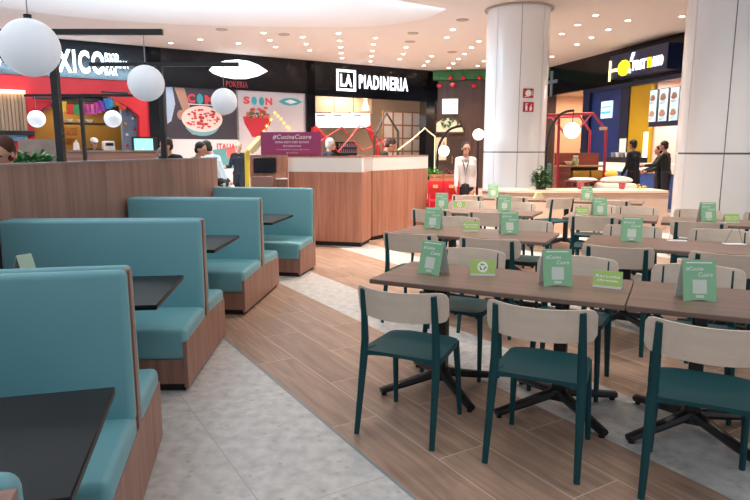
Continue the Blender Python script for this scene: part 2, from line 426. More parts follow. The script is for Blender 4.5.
def small_card(x, y, rz, label, group='small green tent cards on the dining tables', recycle=False):
    p = TN.world(x, y, .75)
    t = Thing('table_card', label, 'table card', Frame(p.x, p.y, rz), (0, 0, .75), group)
    w = .08; h = .095
    def lean(mb, sgn):
        mb.v = [(vx, vy + sgn * (.04 - vz / h * .038), vz) for vx, vy, vz in mb.v]; return mb
    t.part('front_panel', lean(MB().prism([(-w, .012), (w, .012), (w, h), (-w, h)], -.001, 0), -1), CG2, local=True)
    t.part('back_panel', lean(MB().prism([(-w, 0), (w, 0), (w, h), (-w, h)], 0, .001), 1), CW, local=True)
    t.part('base_flap', MB().box(-w, w, -.041, .04, 0, .0015).prism([(-w, 0), (w, 0), (w, .012), (-w, .012)], -.038, -.037), CW, local=True)
    if recycle:
        b = MB(); n = 24
        b.prism([(.033 * math.cos(2 * PI * i / n), .054 + .033 * math.sin(2 * PI * i / n)) for i in range(n)], -.002, -.001)
        t.part('round_badge', lean(b, -1), INK, local=True)
        b = MB()
        for k in range(3):
            a = 2 * PI * k / 3 + PI / 2
            R = lambda r, da: (r * math.cos(a + da), .054 + r * math.sin(a + da))
            b.prism([R(.013, -.75), R(.022, -.75), R(.023, .3), R(.028, .3), R(.018, .95), R(.009, .3), R(.014, .3)], -.003, -.002)
        t.part('recycling_arrows', lean(b, -1), mat('recycling_green', '6E9E54', .5), local=True)
    else:
        b = MB().text('Raccolta', -w + .012, w - .012, .058, .074, -.0012, .0008, .01)
        b.text('differenziata', -w + .02, w - .02, .036, .05, -.0012, .0008, .01)
        t.part('lettering', lean(b, -1), INK, local=True)
    return t
tall_card(-1.40, 3.70, -.72, 'tall green tent card at the left end of the nearest table, its white side showing')
small_card(-1.10, 3.80, -.10, 'small light green card with a white recycling badge on the nearest table', recycle=True)
tall_card(-.62, 3.71, -.02, 'tall green tent card in the middle of the nearest row, beside a small card')
small_card(-.33, 3.78, -.5, 'small leaf green tent card by the seam between the two nearest tables')
tall_card(.13, 3.68, -.10, 'tall green tent card nearest the right edge, on the nearest right-hand table')
tall_card(-2.24, 6.02 - .12, -.35, 'tall green tent card at the left end of the second row')
small_card(-1.83, 5.86, -.1, 'small green card between two tall cards on the second row, left table', recycle=False)
tall_card(-1.44, 5.84, .02, 'tall green tent card at the right end of the left table, second row')
tall_card(-.34, 5.83, -.32, 'tall green tent card at the left end of the right table, second row')
tall_card(-3.02 + .1, 8.0, -.2, 'tall green tent card at the left end of the third row')
small_card(-2.70, 8.1, 0, 'small card with round badge on the left table of the third row', recycle=True)
tall_card(-2.05, 8.02, -.1, 'tall green tent card at the right part of the left table, third row')
small_card(-1.06, 7.98, .05, 'small green card on the middle table of the third row')
tall_card(-.86, 8.05, .0, 'tall green tent card on the middle table of the third row')
tall_card(.32, 7.86, 0, 'tall green tent card in front of the white column at right, third row')
small_card(.56, 7.84, -.05, 'small green card right of a tall card before the white column, third row')
tall_card(-2.86, 10.4, -.1, 'tall pale green card at the left end of the fourth row')
tall_card(-1.32, 10.45, -.1, 'tall pale green card in the middle of the fourth row')
# wire holder on a white base, flat white flyer
p = TN.world(.47, 6.0)
t = Thing('wire_card_holder', 'triangular wire holder on a white paper base, second row right table', 'card holder', Frame(p.x, p.y, -.15), (0, 0, .75))
t.part('wire', MB().tube([(-.075, 0, .012), (-.02, 0, .15), (0, 0, .158), (.02, 0, .15), (.065, 0, .012)], .0028, 6), mat('wire_grey', '8F9088', .35, 1), local=True)
t.part('base', MB().box(-.085, .085, -.045, .045, 0, .008, .003, 1), CW, local=True)
p = TN.world(.03, 6.02)
single('flyer', MB().xf(Matrix()).slab([(-.09, -.03), (.07, -.045), (.085, .02), (-.075, .03)], 0, .006), CW, 'flat white flyer lying on the right table of the second row', 'flyer', Frame(p.x, p.y, -.2), (0, 0, .75), local=True)
# yellow napkin holder on the fourth row
p = TN.world(-2.1, 10.5)
t = Thing('napkin_stand', 'small pale yellow stand on the fourth row of tables', 'napkin stand', Frame(p.x, p.y, 0), (0, 0, .75))
t.part('holder', MB().prism([(-.08, 0), (.08, 0), (.04, .09), (-.04, .09)], -.04, .04), mat('pale_yellow', 'EDE3A8', .5), local=True)
t.part('tray', MB().box(-.09, .09, -.05, .05, 0, .004), CW, local=True)

# ================================================================= BOOTHS
def make_booth(ex, ey, phi, D, label, single_side=False, L=1.40):
    """ex, ey: middle of the aisle end; phi: heading of the aisle line"""
    ang = -phi                                     # local +y follows the aisle, local -x runs to the partition
    fr = Frame(ex, ey, ang)
    t = Thing('booth_bench', label, 'bench', fr, (0, 0, 0), 'back to back booth benches in blue-green leatherette')
    h = D / 2; y0 = -h; y1 = .05 if single_side else h
    sides = (-1,) if single_side else (-1, 1)
    t.part('plinth', MB().box(-L + .0, -.03, y0 + .03, y1 - .03, 0, .05), PLINTH, local=True)
    t.part('carcass', MB().box(-L, -.026, y0 + .012, y1 - .012, .05, .215), BWOOD, local=True)
    # end panel follows the cushions and rises between the backs
    zf = .335; zb = .36
    b = MB()
    if single_side: pts = [(y0, .03), (y1, .03), (y1, 1.05), (y1 - .05, 1.055), (y1 - .06, zb), (y0 + .01, zf)]
    else: pts = [(y0, .03), (y1, .03), (y1, zf), (.028, zb), (.022, 1.055), (-.022, 1.055), (-.028, zb), (y0, zf)]
    b = MB()
    n = len(pts)
    vs = [(-.026, y, z) for y, z in pts] + [(0, y, z) for y, z in pts]
    b.add(vs, [list(range(n)), list(range(2 * n - 1, n - 1, -1))] + [[i, i + n, (i + 1) % n + n, (i + 1) % n] for i in range(n)])
    t.part('end_panel', b, BWOOD, local=True)
    bt = .02 if not single_side else y1 - .03
    t.part('back_board', MB().box(-L, -.026, bt - .04 if not single_side else y1 - .03, bt if not single_side else y1, .2, 1.05), BWOOD, local=True)
    for s in sides:
        yb = s * .02 if not single_side else y1 - .035          # face of the board
        yi = yb + s * .09                                          # front of the pad at its foot
        yf = s * h
        lo, hi = min(yb + s * .02, yf), max(yb + s * .02, yf)
        c = MB().box(-L, -.002, lo, hi, .212, .445, .036, 4)
        # seat falls slightly to the front and stays soft at its edges
        c.v = [(x, y, z - (.028 * abs(y - yb) / abs(yf - yb) if z > .3 else 0)) for x, y, z in c.v]
        # the rounded lip at the aisle
        t.part('seat_cushion', c, TEAL, local=True)
        lo, hi = min(yb, yi), max(yb, yi)
        c = MB().box(-L, -.004, lo, hi, .405, 1.065, .028, 4)
        c.v = [(x, y - s * (.028 * (z - .4) / .66) * (1 if abs(y - yb) > .045 else 0), z) for x, y, z in c.v]
        t.part('backrest_pad', c, TEAL, local=True)
    return t
make_booth(-.525, .815, math.radians(-16), 1.2, 'booth bench nearest the camera, only its rounded back corner in view at bottom left')
make_booth(-1.03, 2.52, math.radians(-11.5), 1.17, 'large booth bench at left whose back stands behind the nearest black table', L=1.36)
make_booth(-1.232, 4.357, math.radians(-2.3), 1.19, 'booth bench second from the front, with the wide back reaching the left edge', L=1.40)
make_booth(-1.17, 6.27, math.radians(5), 1.32, 'booth bench second from the back, between two black tables')
make_booth(-.80, 7.95, math.radians(12), 1.16, 'farthest booth bench, single sided, beside the wooden counter', True)
def booth_table(cx, cy, phi, dep, L, label):
    t = Thing('booth_table', label, 'table', Frame(cx, cy, -phi), (0, 0, 0), 'black tables between the booth benches')
    t.part('tabletop', MB().box(-L, 0, -dep / 2, dep / 2, .722, .75, .004, 1, False), BTOP, local=True)
    t.part('pedestal', MB().box(-L * .55 - .035, -L * .55 + .035, -.035, .035, .03, .722), BLACK, local=True)
    t.part('base_plate', MB().box(-L * .55 - .25, -L * .55 + .25, -.22, .22, 0, .03, .008, 1), BLACK, local=True)
booth_table(-.80, 1.65, math.radians(-15), .70, 1.15, 'black table in the lower left corner, nearest the camera')
booth_table(-1.19, 3.49, math.radians(-7), .78, 1.2, 'black booth table behind the large bench back, second from the front')
booth_table(-1.297, 5.32, math.radians(1), .86, 1.2, 'black booth table third from the front')
booth_table(-1.09, 7.2, math.radians(8), .88, 1.15, 'black booth table farthest from the camera, before the last bench')
p = at(34, 268, .75)
t = Thing('table_card', 'small pale green tent card seen edge-on behind the large bench back at left', 'table card', Frame(-2.14, 3.66, 1.15), (0, 0, .75))
t.part('front_panel', MB().add([(-.05, -.06, 0), (.05, -.06, 0), (.05, 0, .17), (-.05, 0, .17), (-.05, -.062, 0), (.05, -.062, 0), (.05, -.003, .172), (-.05, -.003, .172)], [(0, 1, 2, 3), (4, 7, 6, 5), (0, 3, 7, 4), (1, 5, 6, 2), (3, 2, 6, 7), (0, 4, 5, 1)]), mat('card_pale_green', 'B9D2BE', .5), local=True)
t.part('back_panel', MB().add([(-.05, .06, 0), (.05, .06, 0), (.05, 0, .17), (-.05, 0, .17), (-.05, .062, 0), (.05, .062, 0), (.05, .003, .172), (-.05, .003, .172)], [(0, 1, 2, 3), (4, 7, 6, 5), (0, 3, 7, 4), (1, 5, 6, 2), (3, 2, 6, 7), (0, 4, 5, 1)]), CW, local=True)

# ---------------------------------------------------------------- curved wooden partition behind the booths
def catmull(P, n=8):
    out = []
    Q = [P[0]] + P + [P[-1]]
    for i in range(1, len(Q) - 2):
        for k in range(n):
            t = k / n; a, b, c, d = Q[i - 1], Q[i], Q[i + 1], Q[i + 2]
            out.append(tuple(.5 * (2 * b[j] + (c[j] - a[j]) * t + (2 * a[j] - 5 * b[j] + 4 * c[j] - d[j]) * t * t + (3 * b[j] - a[j] - 3 * c[j] + d[j]) * t ** 3) for j in range(len(b))))
    out.append(tuple(P[-1])); return out
def strip(path, th, z0, z1):
    """wall of thickness th left of a path"""
    n = len(path); A = []; Bp = []
    for i, p in enumerate(path):
        q = path[min(i + 1, n - 1)]; r = path[max(i - 1, 0)]
        d = Vector((q[0] - r[0], q[1] - r[1])).normalized(); A.append((p[0], p[1])); Bp.append((p[0] - d.y * th, p[1] + d.x * th))
    vs = [(x, y, z) for z in (z0, z1) for x, y in A] + [(x, y, z) for z in (z0, z1) for x, y in Bp]
    fs = []
    for i in range(n - 1):
        fs += [[i, i + 1, n + i + 1, n + i], [2 * n + i, 3 * n + i, 3 * n + i + 1, 2 * n + i + 1], [n + i, n + i + 1, 3 * n + i + 1, 3 * n + i], [i, 2 * n + i, 2 * n + i + 1, i + 1]]
    fs += [[0, n, 3 * n, 2 * n], [n - 1, 3 * n - 1, 4 * n - 1, 2 * n - 1]]
    return MB().add(vs, fs, True)
PATH = catmull([(-1.62, -.9), (-1.96, .36), (-2.39, 2.18), (-2.66, 4.3), (-2.6, 6.39), (-2.16, 8.42)])
t = Thing('booth_partition', 'long curved wood-clad partition running behind the booth benches', 'partition', W, (-2.66, 4.3, 0))
t.part('panelling', strip(PATH, .10, 0, 1.435), PWOOD)
t.part('top_rail', strip([(x + .006, y) for x, y in PATH], .112, 1.435, 1.45), mat('top_rail_grey', '8E8684', .35))
# ---------------------------------------------------------------- lamp posts with opal globes
GLOBE = mat('opal_globe', 'E4E6EA', .35, var=.01, emit=.22, ec='DCE4F0')
GLOBE_ON = emis('lit_globe', 'FFF6E4', 2.6)
def lamp_post(px, py0, Y, arm_l, arm_r, globes, label, zarm, z0=1.4, r=.148, pw=.028, zg=None):
    X = px if px < 0 else atY(px, 90, Y).x
    t = Thing('lamp_post', label, 'lamp', W, (X, Y, z0))
    t.part('post', MB().box(X - pw, X + pw, Y - pw, Y + pw, z0, zarm), BLACK)
    t.part('arm', MB().box(X - arm_l, X + arm_r, Y - .02, Y + .02, zarm, zarm + .045), BLACK)
    for gx, dz in globes:
        g = MB().ball((X + gx, Y - .0, zarm - dz - r), r, 32, 20)
        go = t.part('globe', g, GLOBE); 
        t.part('cable', MB().tube([(X + gx, Y, zarm - dz - .002), (X + gx, Y, zarm)], .004, 6), mat('cable_grey', '9A9CA0', .5), go)
        t.part('cap', MB().lathe([(.02, zarm - dz - .004), (.02, zarm - dz + .02)], X + gx, Y, 12), BLACK, go)
    return t
lamp_post(56, 33, 5.27, .80, .92, [(-.72, .24), (.76, .24)], 'black T-shaped lamp post with white globes on the curved partition, nearest in view', 2.49, z0=1.452)
lamp_post(-2.62, 33, 3.35, .80, .86, [(-.72, .22), (.80, .26)], 'lamp post outside left edge whose large white globe hangs in view at top left', 2.49)
lamp_post(161, 66, 7.2, .80, .90, [(.72, .24)], 'black lamp post with one globe before the coming soon posters', 2.49, z0=1.452)
lamp_post(80, 94, 11.2, 1.0, .95, [(-.82, .24), (.55, .24)], 'small distant lamp post with two globes before the red arch', 2.49, z0=0, r=.15)
# ================================================================= COUNTER
P1 = at(362, 247); P2 = at(373, 240.5); P3 = at(427, 229)
t = Thing('service_counter', 'wooden service counter front with white upper band, left block', 'counter', W, (-1.0, 10.0, 0))
b = strip([(-1.42, 10.08), (P1.x, P1.y)], .55, .07, 1.2); t.part('wood_front', b, CWOOD)
t.part('plinth', strip([(-1.40, 10.11), (P1.x - .02, P1.y + .03)], .5, 0, .07), PLINTH)
t.part('white_band', strip([(-1.42, 10.075), (P1.x, P1.y - .005)], .12, 1.2, 1.43), WHITE)
t.part('top_trim', strip([(-1.42, 10.07), (P1.x + .005, P1.y - .01)], .14, 1.43, 1.455), CWOOD)
t = Thing('service_counter', 'wooden service counter with white upper band, right block turning away', 'counter', W, (.3, 10.8, 0))
pth = [(-.45, P2.y + .02), (P2.x, P2.y), (P3.x, P3.y)]
t.part('wood_front', strip(pth, .5, .07, 1.2), CWOOD)
t.part('plinth', strip([(x - .02, y + .03) for x, y in pth], .45, 0, .07), PLINTH)
t.part('white_band', strip([(x, y - .004) for x, y in pth], .12, 1.2, 1.43), WHITE)
t.part('top_trim', strip([(x + .004, y - .008) for x, y in pth], .14, 1.43, 1.455), CWOOD)
t = Thing('ordering_kiosk', 'wood panel with a black screen at the left end of the counter', 'kiosk', W, (-1.75, 10.1, 0))
t.part('panel', MB().box(-2.03, -1.43, 10.0, 10.12, 0, 1.47), CWOOD)
t.part('screen', MB().box(-1.97, -1.60, 9.96, 10.0, 1.18, 1.43, .008, 1), mat('screen_black', '1B2028', .15))
t.part('tray', MB().box(-1.98, -1.66, 9.93, 10.0, .85, 1.13, .01, 1), mat('kiosk_brown_grey', '8E6F66', .5))
kt = t.part('card_terminal', MB().box(-1.58, -1.44, 9.90, 10.0, .86, 1.08, .01, 1), mat('terminal_brown', '7A5A50', .5))
t.part('terminal_top', MB().box(-1.60, -1.42, 9.88, 9.99, 1.08, 1.10, .004, 1), mat('terminal_light', 'D8D4D0', .4), kt)
PURP = mat('purple_sign', '9A3E74', .5, var=.08)
fs = Frame(-1.40, 10.20, -.09)
t = Thing('counter_sign', 'purple sign with white script lettering standing on the counter', 'sign', Frame(-1.38, 10.15, -.06), (0, 0, 1.455))
t.part('board', MB().box(-.50, .50, 0, .02, .0, .385), PURP, local=True)
b = MB().text('#CucinaCuore', -.30, .34, .265, .345, -.001, .004, .015, .25); b.text('DONA RESTI CIBO BUONO', -.26, .30, .205, .24, -.001, .003, .012)
b.text('insieme', -.13, .17, .145, .18, -.001, .003, 0, .2); b.text('il tuo gesto conta davvero', -.24, .30, .09, .115, -.001, .003); b.text('grazie', -.08, .12, .035, .06, -.001, .003)
t.part('lettering', b, mat('sign_white', 'F0E8F0', .5), local=True)
t.part('foot', MB().box(-.45, .45, -.03, .05, 0, .008), BLACK, local=True)
YEL = mat('yellow_paint', 'E6D24A', .4)
yf = lambda px, py: tuple(atY(px, py, 10.9))
t = Thing('yellow_stand', 'bent yellow tube stand left of the purple sign', 'stand', W, (atY(247, 187, 10.9).x, 10.9, 0))
t.part('tube', MB().tube([(atY(247, 187, 10.9).x, 10.9, 0), yf(247, 152), yf(262, 138)], .045, 8), YEL)
t.part('head', MB().tube([yf(250, 151), yf(261, 139)], .085, 6), mat('pale_yellow_head', 'E8E4B0', .5))
# string of little golden lights
t = Thing('star_garland', 'zigzag garland of small golden stars above the purple sign', 'garland', W, tuple(atY(262, 136, 10.95)))
GP = [(261, 137), (267, 126), (275, 113), (281, 119), (287, 127), (291, 129)]
t.part('wire', MB().tube([tuple(atY(x, y, 10.95)) for x, y in GP], .005, 5), YEL)
for k in range(len(GP) - 1):
    for f in (.0, .5):
        q = atY(GP[k][0] + (GP[k + 1][0] - GP[k][0]) * f, GP[k][1] + (GP[k + 1][1] - GP[k][1]) * f, 10.95)
        a0 = random.random(); pts = [((.042 if i % 2 == 0 else .018) * math.cos(a0 + PI * i / 5) + q.x, (.042 if i % 2 == 0 else .018) * math.sin(a0 + PI * i / 5) + q.z) for i in range(10)]
        t.part('star', MB().prism(pts, 10.93, 10.95), emis('gold_star', 'E8C878', .6))

# ================================================================= COLUMNS
def column(cx, cy, r, label, rot, tower=CEIL):
    t = Thing('column', label, 'column', W, (cx, cy, 0), 'white panelled round columns')
    t.part('core', MB().lathe([(r - .03, 0), (r - .03, tower)], cx, cy, 48), GAP)
    g = .006 / r
    for k in range(8):
        a0 = rot + k * PI / 4 + g; a1 = rot + (k + 1) * PI / 4 - g
        for z0, z1 in ((.12, 1.49), (1.515, tower - .01)):
            vs = []; fs = []; n = 10
            for i in range(n + 1):
                a = a0 + (a1 - a0) * i / n
                for rr, zz in ((r, z0), (r, z1), (r - .03, z1), (r - .03, z0)): vs.append((cx + rr * math.cos(a), cy + rr * math.sin(a), zz))
            for i in range(n):
                for q in range(4): fs.append([i * 4 + q, i * 4 + (q + 1) % 4, i * 4 + 4 + (q + 1) % 4, i * 4 + 4 + q])
            fs += [[0, 1, 2, 3], [n * 4 + 3, n * 4 + 2, n * 4 + 1, n * 4]]
            t.part('cladding_panel', MB().add(vs, fs, True), CLAD)
    t.part('base_ring', MB().lathe([(r + .02, 0), (r + .02, .11), (r + .005, .12)], cx, cy, 48), mat('base_ring_steel', 'A8AEB2', .3, .6))
    t.part('ceiling_ring', MB().ring(cx, cy, tower - .015, r + .04, .03, 64), mat('ring_grey', '9C938C', .5))
    return t
C1 = (3.29, 14.63); C2 = (5.09, 8.84)
column(*C1, .71, 'white round column with two red signs, left of the two', math.atan2(-C1[1], -C1[0]) + math.radians(6))
column(*C2, .71, 'white round column at the right edge of the picture', math.atan2(-C2[1], -C2[0]) + math.radians(-6))
def curved_sign(px0, px1, py0, py1, label, pict):
    # sits on the column: angular range solved on its surface
    cx, cy = C1; r = .713
    def hitc(px, py):
        d = ray(px, py); a = d.x ** 2 + d.y ** 2; b_ = -2 * (d.x * cx + d.y * cy); c_ = cx * cx + cy * cy - r * r
        tt = (-b_ - math.sqrt(b_ * b_ - 4 * a * c_)) / (2 * a); return math.atan2(d.y * tt - cy, d.x * tt - cx), CAMH + d.z * tt
    a0, z1 = hitc(px0, py0); a1, z0 = hitc(px1, py1)
    am = (a0 + a1) / 2; w = abs(a1 - a0) * r; h = z1 - z0
    fr = Frame(cx + math.cos(am) * (r + .012), cy + math.sin(am) * (r + .012), am + PI / 2)
    t = Thing('safety_sign', label, 'sign', fr, (0, 0, z0))
    t.part('plate', MB().box(-w / 2, w / 2, 0, .012, 0, h), mat('safety_red', 'B3202E', .4), local=True)
    t.part('pictogram', pict(w, h), INK, local=True)
def p1(w, h):
    b = MB(); n = 20
    vs = []; 
    b.prism([(.30 * w * math.cos(2 * PI * i / n), h * .5 + .30 * w * math.sin(2 * PI * i / n)) for i in range(n)], -.004, 0)
    b.prism([(-.42 * w, h * .12), (-.3 * w, h * .08), (.1 * w, h * .18), (0, h * .25)], -.004, 0)
    for k in range(4):
        b.prism([(w * (.36), h * (.2 + .16 * k)), (w * (.44), h * (.22 + .16 * k)), (w * .42, h * (.3 + .16 * k)), (w * .35, h * (.27 + .16 * k))], -.004, 0)
    return b
def p2(w, h):
    b = MB(); b.prism([(-.3 * w, .12 * h), (-.1 * w, .12 * h), (-.1 * w, .6 * h), (-.14 * w, .68 * h), (-.26 * w, .68 * h), (-.3 * w, .6 * h)], -.004, 0)
    b.prism([(-.34 * w, .72 * h), (-.05 * w, .78 * h), (-.05 * w, .86 * h), (-.3 * w, .84 * h)], -.004, 0)
    b.prism([(.1 * w, .12 * h), (.3 * w, .12 * h), (.36 * w, .45 * h), (.28 * w, .5 * h), (.3 * w, .85 * h), (.18 * w, .6 * h), (.1 * w, .4 * h)], -.004, 0)
    return b
curved_sign(523, 533, 88.5, 98, 'upper of two red square safety signs on the left column', p1)
curved_sign(523, 533, 102, 112, 'lower of two red square safety signs on the left column', p2)

# ================================================================= CEILING with the skylight well
HOLE = catmull([tuple(v[:2]) for v in (at(447, 9, CEIL), at(420, 20, CEIL), at(370, 26.5, CEIL), at(300, 27, CEIL), at(230, 26, CEIL), at(150, 23, CEIL), at(75, 17, CEIL), at(0, 7, CEIL))] + [(-10.4, 12.6), (-10.8, 11.2), (-8.5, 10.1), (-5.2, 10.6), (-2.2, 12.0), tuple(at(395, 0, CEIL)[:2])], 6)
HOLE = HOLE + []
def ceiling():
    n = len(HOLE); cx = sum(p[0] for p in HOLE) / n; cy = sum(p[1] for p in HOLE) / n
    b = bmesh.new()
    outer = [(18, 34), (-16, 34), (-16, -6), (18, -6)]
    ov = [b.verts.new((x, y, CEIL)) for x, y in outer]; iv = [b.verts.new((x, y, CEIL)) for x, y in HOLE]
    es = [b.edges.new((ov[i], ov[(i + 1) % 4])) for i in range(4)] + [b.edges.new((iv[i], iv[(i + 1) % n])) for i in range(n)]
    bmesh.ops.triangle_fill(b, use_beauty=True, use_dissolve=False, edges=es)
    # drop any triangle that landed inside the hole
    def inside(x, y):
        c = False; j = n - 1
        for i in range(n):
            if (HOLE[i][1] > y) != (HOLE[j][1] > y) and x < (HOLE[j][0] - HOLE[i][0]) * (y - HOLE[i][1]) / (HOLE[j][1] - HOLE[i][1]) + HOLE[i][0]: c = not c
            j = i
        return c
    bad = [f for f in b.faces if inside(*f.calc_center_median()[:2])]
    bmesh.ops.delete(b, geom=bad, context='FACES_ONLY')
    mb = MB(); mb.bm(b)
    # slab above
    mb.box(-16, 18, -6, 34, CEIL + 3.4, CEIL + 3.5)
    struct('ceiling', mb, mat('ceiling_plaster', 'DAD4D2', .8, var=.01), label='white plaster ceiling with a lens-shaped skylight well')
    # rounded cove and shaft
    prof = [(0, 0), (.10, .025), (.25, .08), (.42, .17), (.60, .29), (.78, .45), (.94, .68), (1.04, 1.0), (1.06, 1.9)]
    vs = []; fs = []
    for s, dz in prof:
        for i in range(n):
            p = HOLE[i]; q = HOLE[(i + 1) % n]; r = HOLE[i - 1]
            nx, ny = -(q[1] - r[1]), (q[0] - r[0]); l = math.hypot(nx, ny) or 1; nx /= l; ny /= l
            if (cx - p[0]) * nx + (cy - p[1]) * ny < 0 and not inside(p[0] + nx * .05, p[1] + ny * .05): nx, ny = -nx, -ny
            elif not inside(p[0] + nx * .05, p[1] + ny * .05): nx, ny = -nx, -ny
            # thin tip: keep the inset small there
            k = min(1.0, .35 * math.dist(p, HOLE[0]))
            w_ = 2.1 * k if i <= 45 else .12
            lift = 0 if i <= 45 else .30 * min(1, max(0, (i - 45) / 4), max(0, (n - i) / 5))  # slot added so the hidden strip can shine across the well
            vs.append((p[0] + nx * s * w_, p[1] + ny * s * w_, CEIL + lift + dz * (.25 + .75 * k)))
    for j in range(len(prof) - 1):
        for i in range(n): fs.append([j * n + i, j * n + (i + 1) % n, (j + 1) * n + (i + 1) % n, (j + 1) * n + i])
    struct('trim_skylight', MB().add(vs, fs, True), MATS['ceiling_plaster'], label='rounded cove of the skylight well')
    top = [(vs[(len(prof) - 1) * n + i][0], vs[(len(prof) - 1) * n + i][1]) for i in range(n)]
    near = [(vs[n + i][0], vs[n + i][1], HOLE[i]) for i in range(54, n - 3)]
    vv = []; ff = []  # emissive strip added above the ceiling, out of view, to brighten the far cove
    for j, (x, y, p) in enumerate(near):
        kx = (cx - p[0]); ky = (cy - p[1]); l = math.hypot(kx, ky)
        for z in (CEIL + .03, CEIL + .24):
            vv.append((p[0] + .518 * 1.1, p[1] - .855 * 1.1, z))
    for j in range(len(near) - 1): ff.append([2 * j, 2 * j + 1, 2 * j + 3, 2 * j + 2])
    strp = struct('trim_cove_fill', MB().add(vv, ff), emis('cove_fill_cool', 'BFE6FF', 110), label='unseen glowing strip added to brighten the far cove of the skylight well')
    struct('window_1', MB().slab(top, CEIL + 1.85, CEIL + 1.9), emis('skylight_glass', 'DDF1FF', 11), label='bright daylight diffuser at the top of the skylight well')
ceiling()
# daylight over the booths comes from added area lights further down
# ---------------------------------------------------------------- downlights
LAMP = emis('downlight_glow', 'FFE6CC', 16); RIM = mat('downlight_rim', 'D8CFC6', .5)
DL = {
 'the leftmost group near the lamp post': [(170.7, 42.7), (200, 39.3), (238.4, 43)],
 'the slanting row above the almond sign': [(263.6, 32.7), (269.8, 39.8), (275.4, 46.7)],
 'the slanting row left of the piadina sign': [(302.8, 36.8), (306.2, 43.9), (309.7, 50)],
 'the straight row above the piadina sign': [(338.3, 33.2), (339.2, 40.5), (340.5, 47), (341.4, 52.8), (342, 57.9)],
 'the row above the end of the piadina sign': [(375.3, 37.7), (373.4, 44.2), (372.5, 50.8), (371.2, 56), (370.6, 61.2)],
 'the short row right of the piadina sign': [(406, 47.2), (403.3, 53.6), (399.8, 58.8)],
 'the short row towards the green shop': [(431.9, 56), (427.6, 61), (424, 65.3)],
 'the pair under the skylight tip': [(453, 29.3), (446.8, 37.3)],
 'the long slanting row above the green shop': [(478.9, 41), (471.4, 47.2), (464.5, 53.6), (458.6, 58.8), (453.3, 63.1), (448.7, 67.6)],
 'the pair beside the left column': [(484, 61), (477.6, 65.7)],
 'the row right of the left column': [(595.7, 15), (577.6, 24.6), (562, 33.6)],
 'the slanting row above the blue shop': [(628, 20.2), (608.4, 29.3), (591.4, 37.3), (577, 44.2), (551.9, 56.4)],
 'the spot beside the right column': [(682, 16.2)],
}
def spot(x, y, power, size=1.9, col=(1, .84, .70)):
    l = bpy.data.lights.new('spot_light', 'SPOT'); l.energy = power; l.spot_size = size; l.spot_blend = .8; l.color = col; l.shadow_soft_size = .06
    o = bpy.data.objects.new('spot_light', l); COL.objects.link(o); o.location = (x, y, CEIL - .04)
def downlight(x, y, label, power):
    t = Thing('ceiling_downlight', label, 'ceiling light', W, (x, y, CEIL), 'round recessed downlights in the ceiling')
    t.part('rim', MB().lathe([(.085, CEIL - .006), (.08, CEIL - .012), (.075, CEIL - .004)], x, y, 20), RIM)
    t.part('lens', MB().lathe([(.058, CEIL - .010), (.058, CEIL - .014)], x, y, 20), LAMP)
    if power: spot(x, y, power)
for nm, L_ in DL.items():
    for k, (px, py) in enumerate(L_):
        p = at(px, py, CEIL)
        downlight(p.x, p.y, (f'round downlight, {ORD[k]} from front in {nm}' if len(L_) > 1 else f'small glowing round downlight, {nm}'), 170)
# rows that continue over the seating, above the picture
for x, y in [(.5, 4.5), (2.6, 4.0), (.2, 7.2), (2.4, 7.2), (4.6, 6.2), (1.4, 10.2), (3.8, 10.6), (-.6, 10.2), (6.4, 11.5)]:
    downlight(x, y, 'small round downlight over the long tables, above the picture', {4.5: 40, 4.0: 40, 7.2: 150, 6.2: 150}.get(y, 560))
for k, (px, py) in enumerate([(221.7, 29.3), (283.8, 34.3), (413, 33), (410, 41.4), (462.3, 19.6), (452, 52)]):
    p = at(px, py, CEIL); where = ['above the almond sign', 'left of the downlights over the posters', 'in front of the short row right of the piadina sign', 'small, behind another disc right of the piadina sign', 'largest, near the skylight tip', 'among the lights above the green shop'][k]
    single('ceiling_speaker', MB().lathe([(.15, CEIL - .02), (.16, CEIL - .003)], p.x, p.y, 20), mat('speaker_grey', 'A79C96', .7), f'flat grey round ceiling speaker, {where}', 'ceiling speaker', W, (p.x, p.y, CEIL))
# ================================================================= LEFT WALL: three shop fronts
h = FL.hit
def H(*pts, y=0.0): return [FL.hit(px, py, y) for px, py in pts]
zt = CEIL
x_l = -7.5                                    # runs on past the left edge of the view
zf0 = h(0, 72.5)[1]; zf1 = h(150, 84)[1]; zfas = (zf0 + zf1) / 2
xM = h(148, 100)[0]                            # right end of the red front
xP0 = h(162, 100)[0]; xP1 = h(305, 110)[0]; xQ0 = h(313.5, 100)[0]; xQ1 = h(424, 110)[0]
zq = (h(313, 96.5)[1] + h(424, 101.5)[1]) / 2; zpost = (h(165, 86)[1] + h(300, 94)[1]) / 2
b = MB().box(x_l, xM, -.15, .05, zfas, zt); b.box(xM, xQ0, -.15, .05, zpost, zt); b.box(xQ0, LL + .15, -.15, .05, zq, zt)
b.box(xM, xP0, -.15, .3, 0, zt); b.box(xP1, xQ0, -.15, .3, 0, zt); b.box(xQ1, LL + .1, -.15, .3, 0, zt)
b.box(xP0, xP1, .0, .1, 0, zpost)
struct('wall_left', b, FASC, FL, 'glossy black fascia band and piers over the left row of shops')
RED = mat('red_plaster', 'D2222E', .55, var=.08, scale=2)
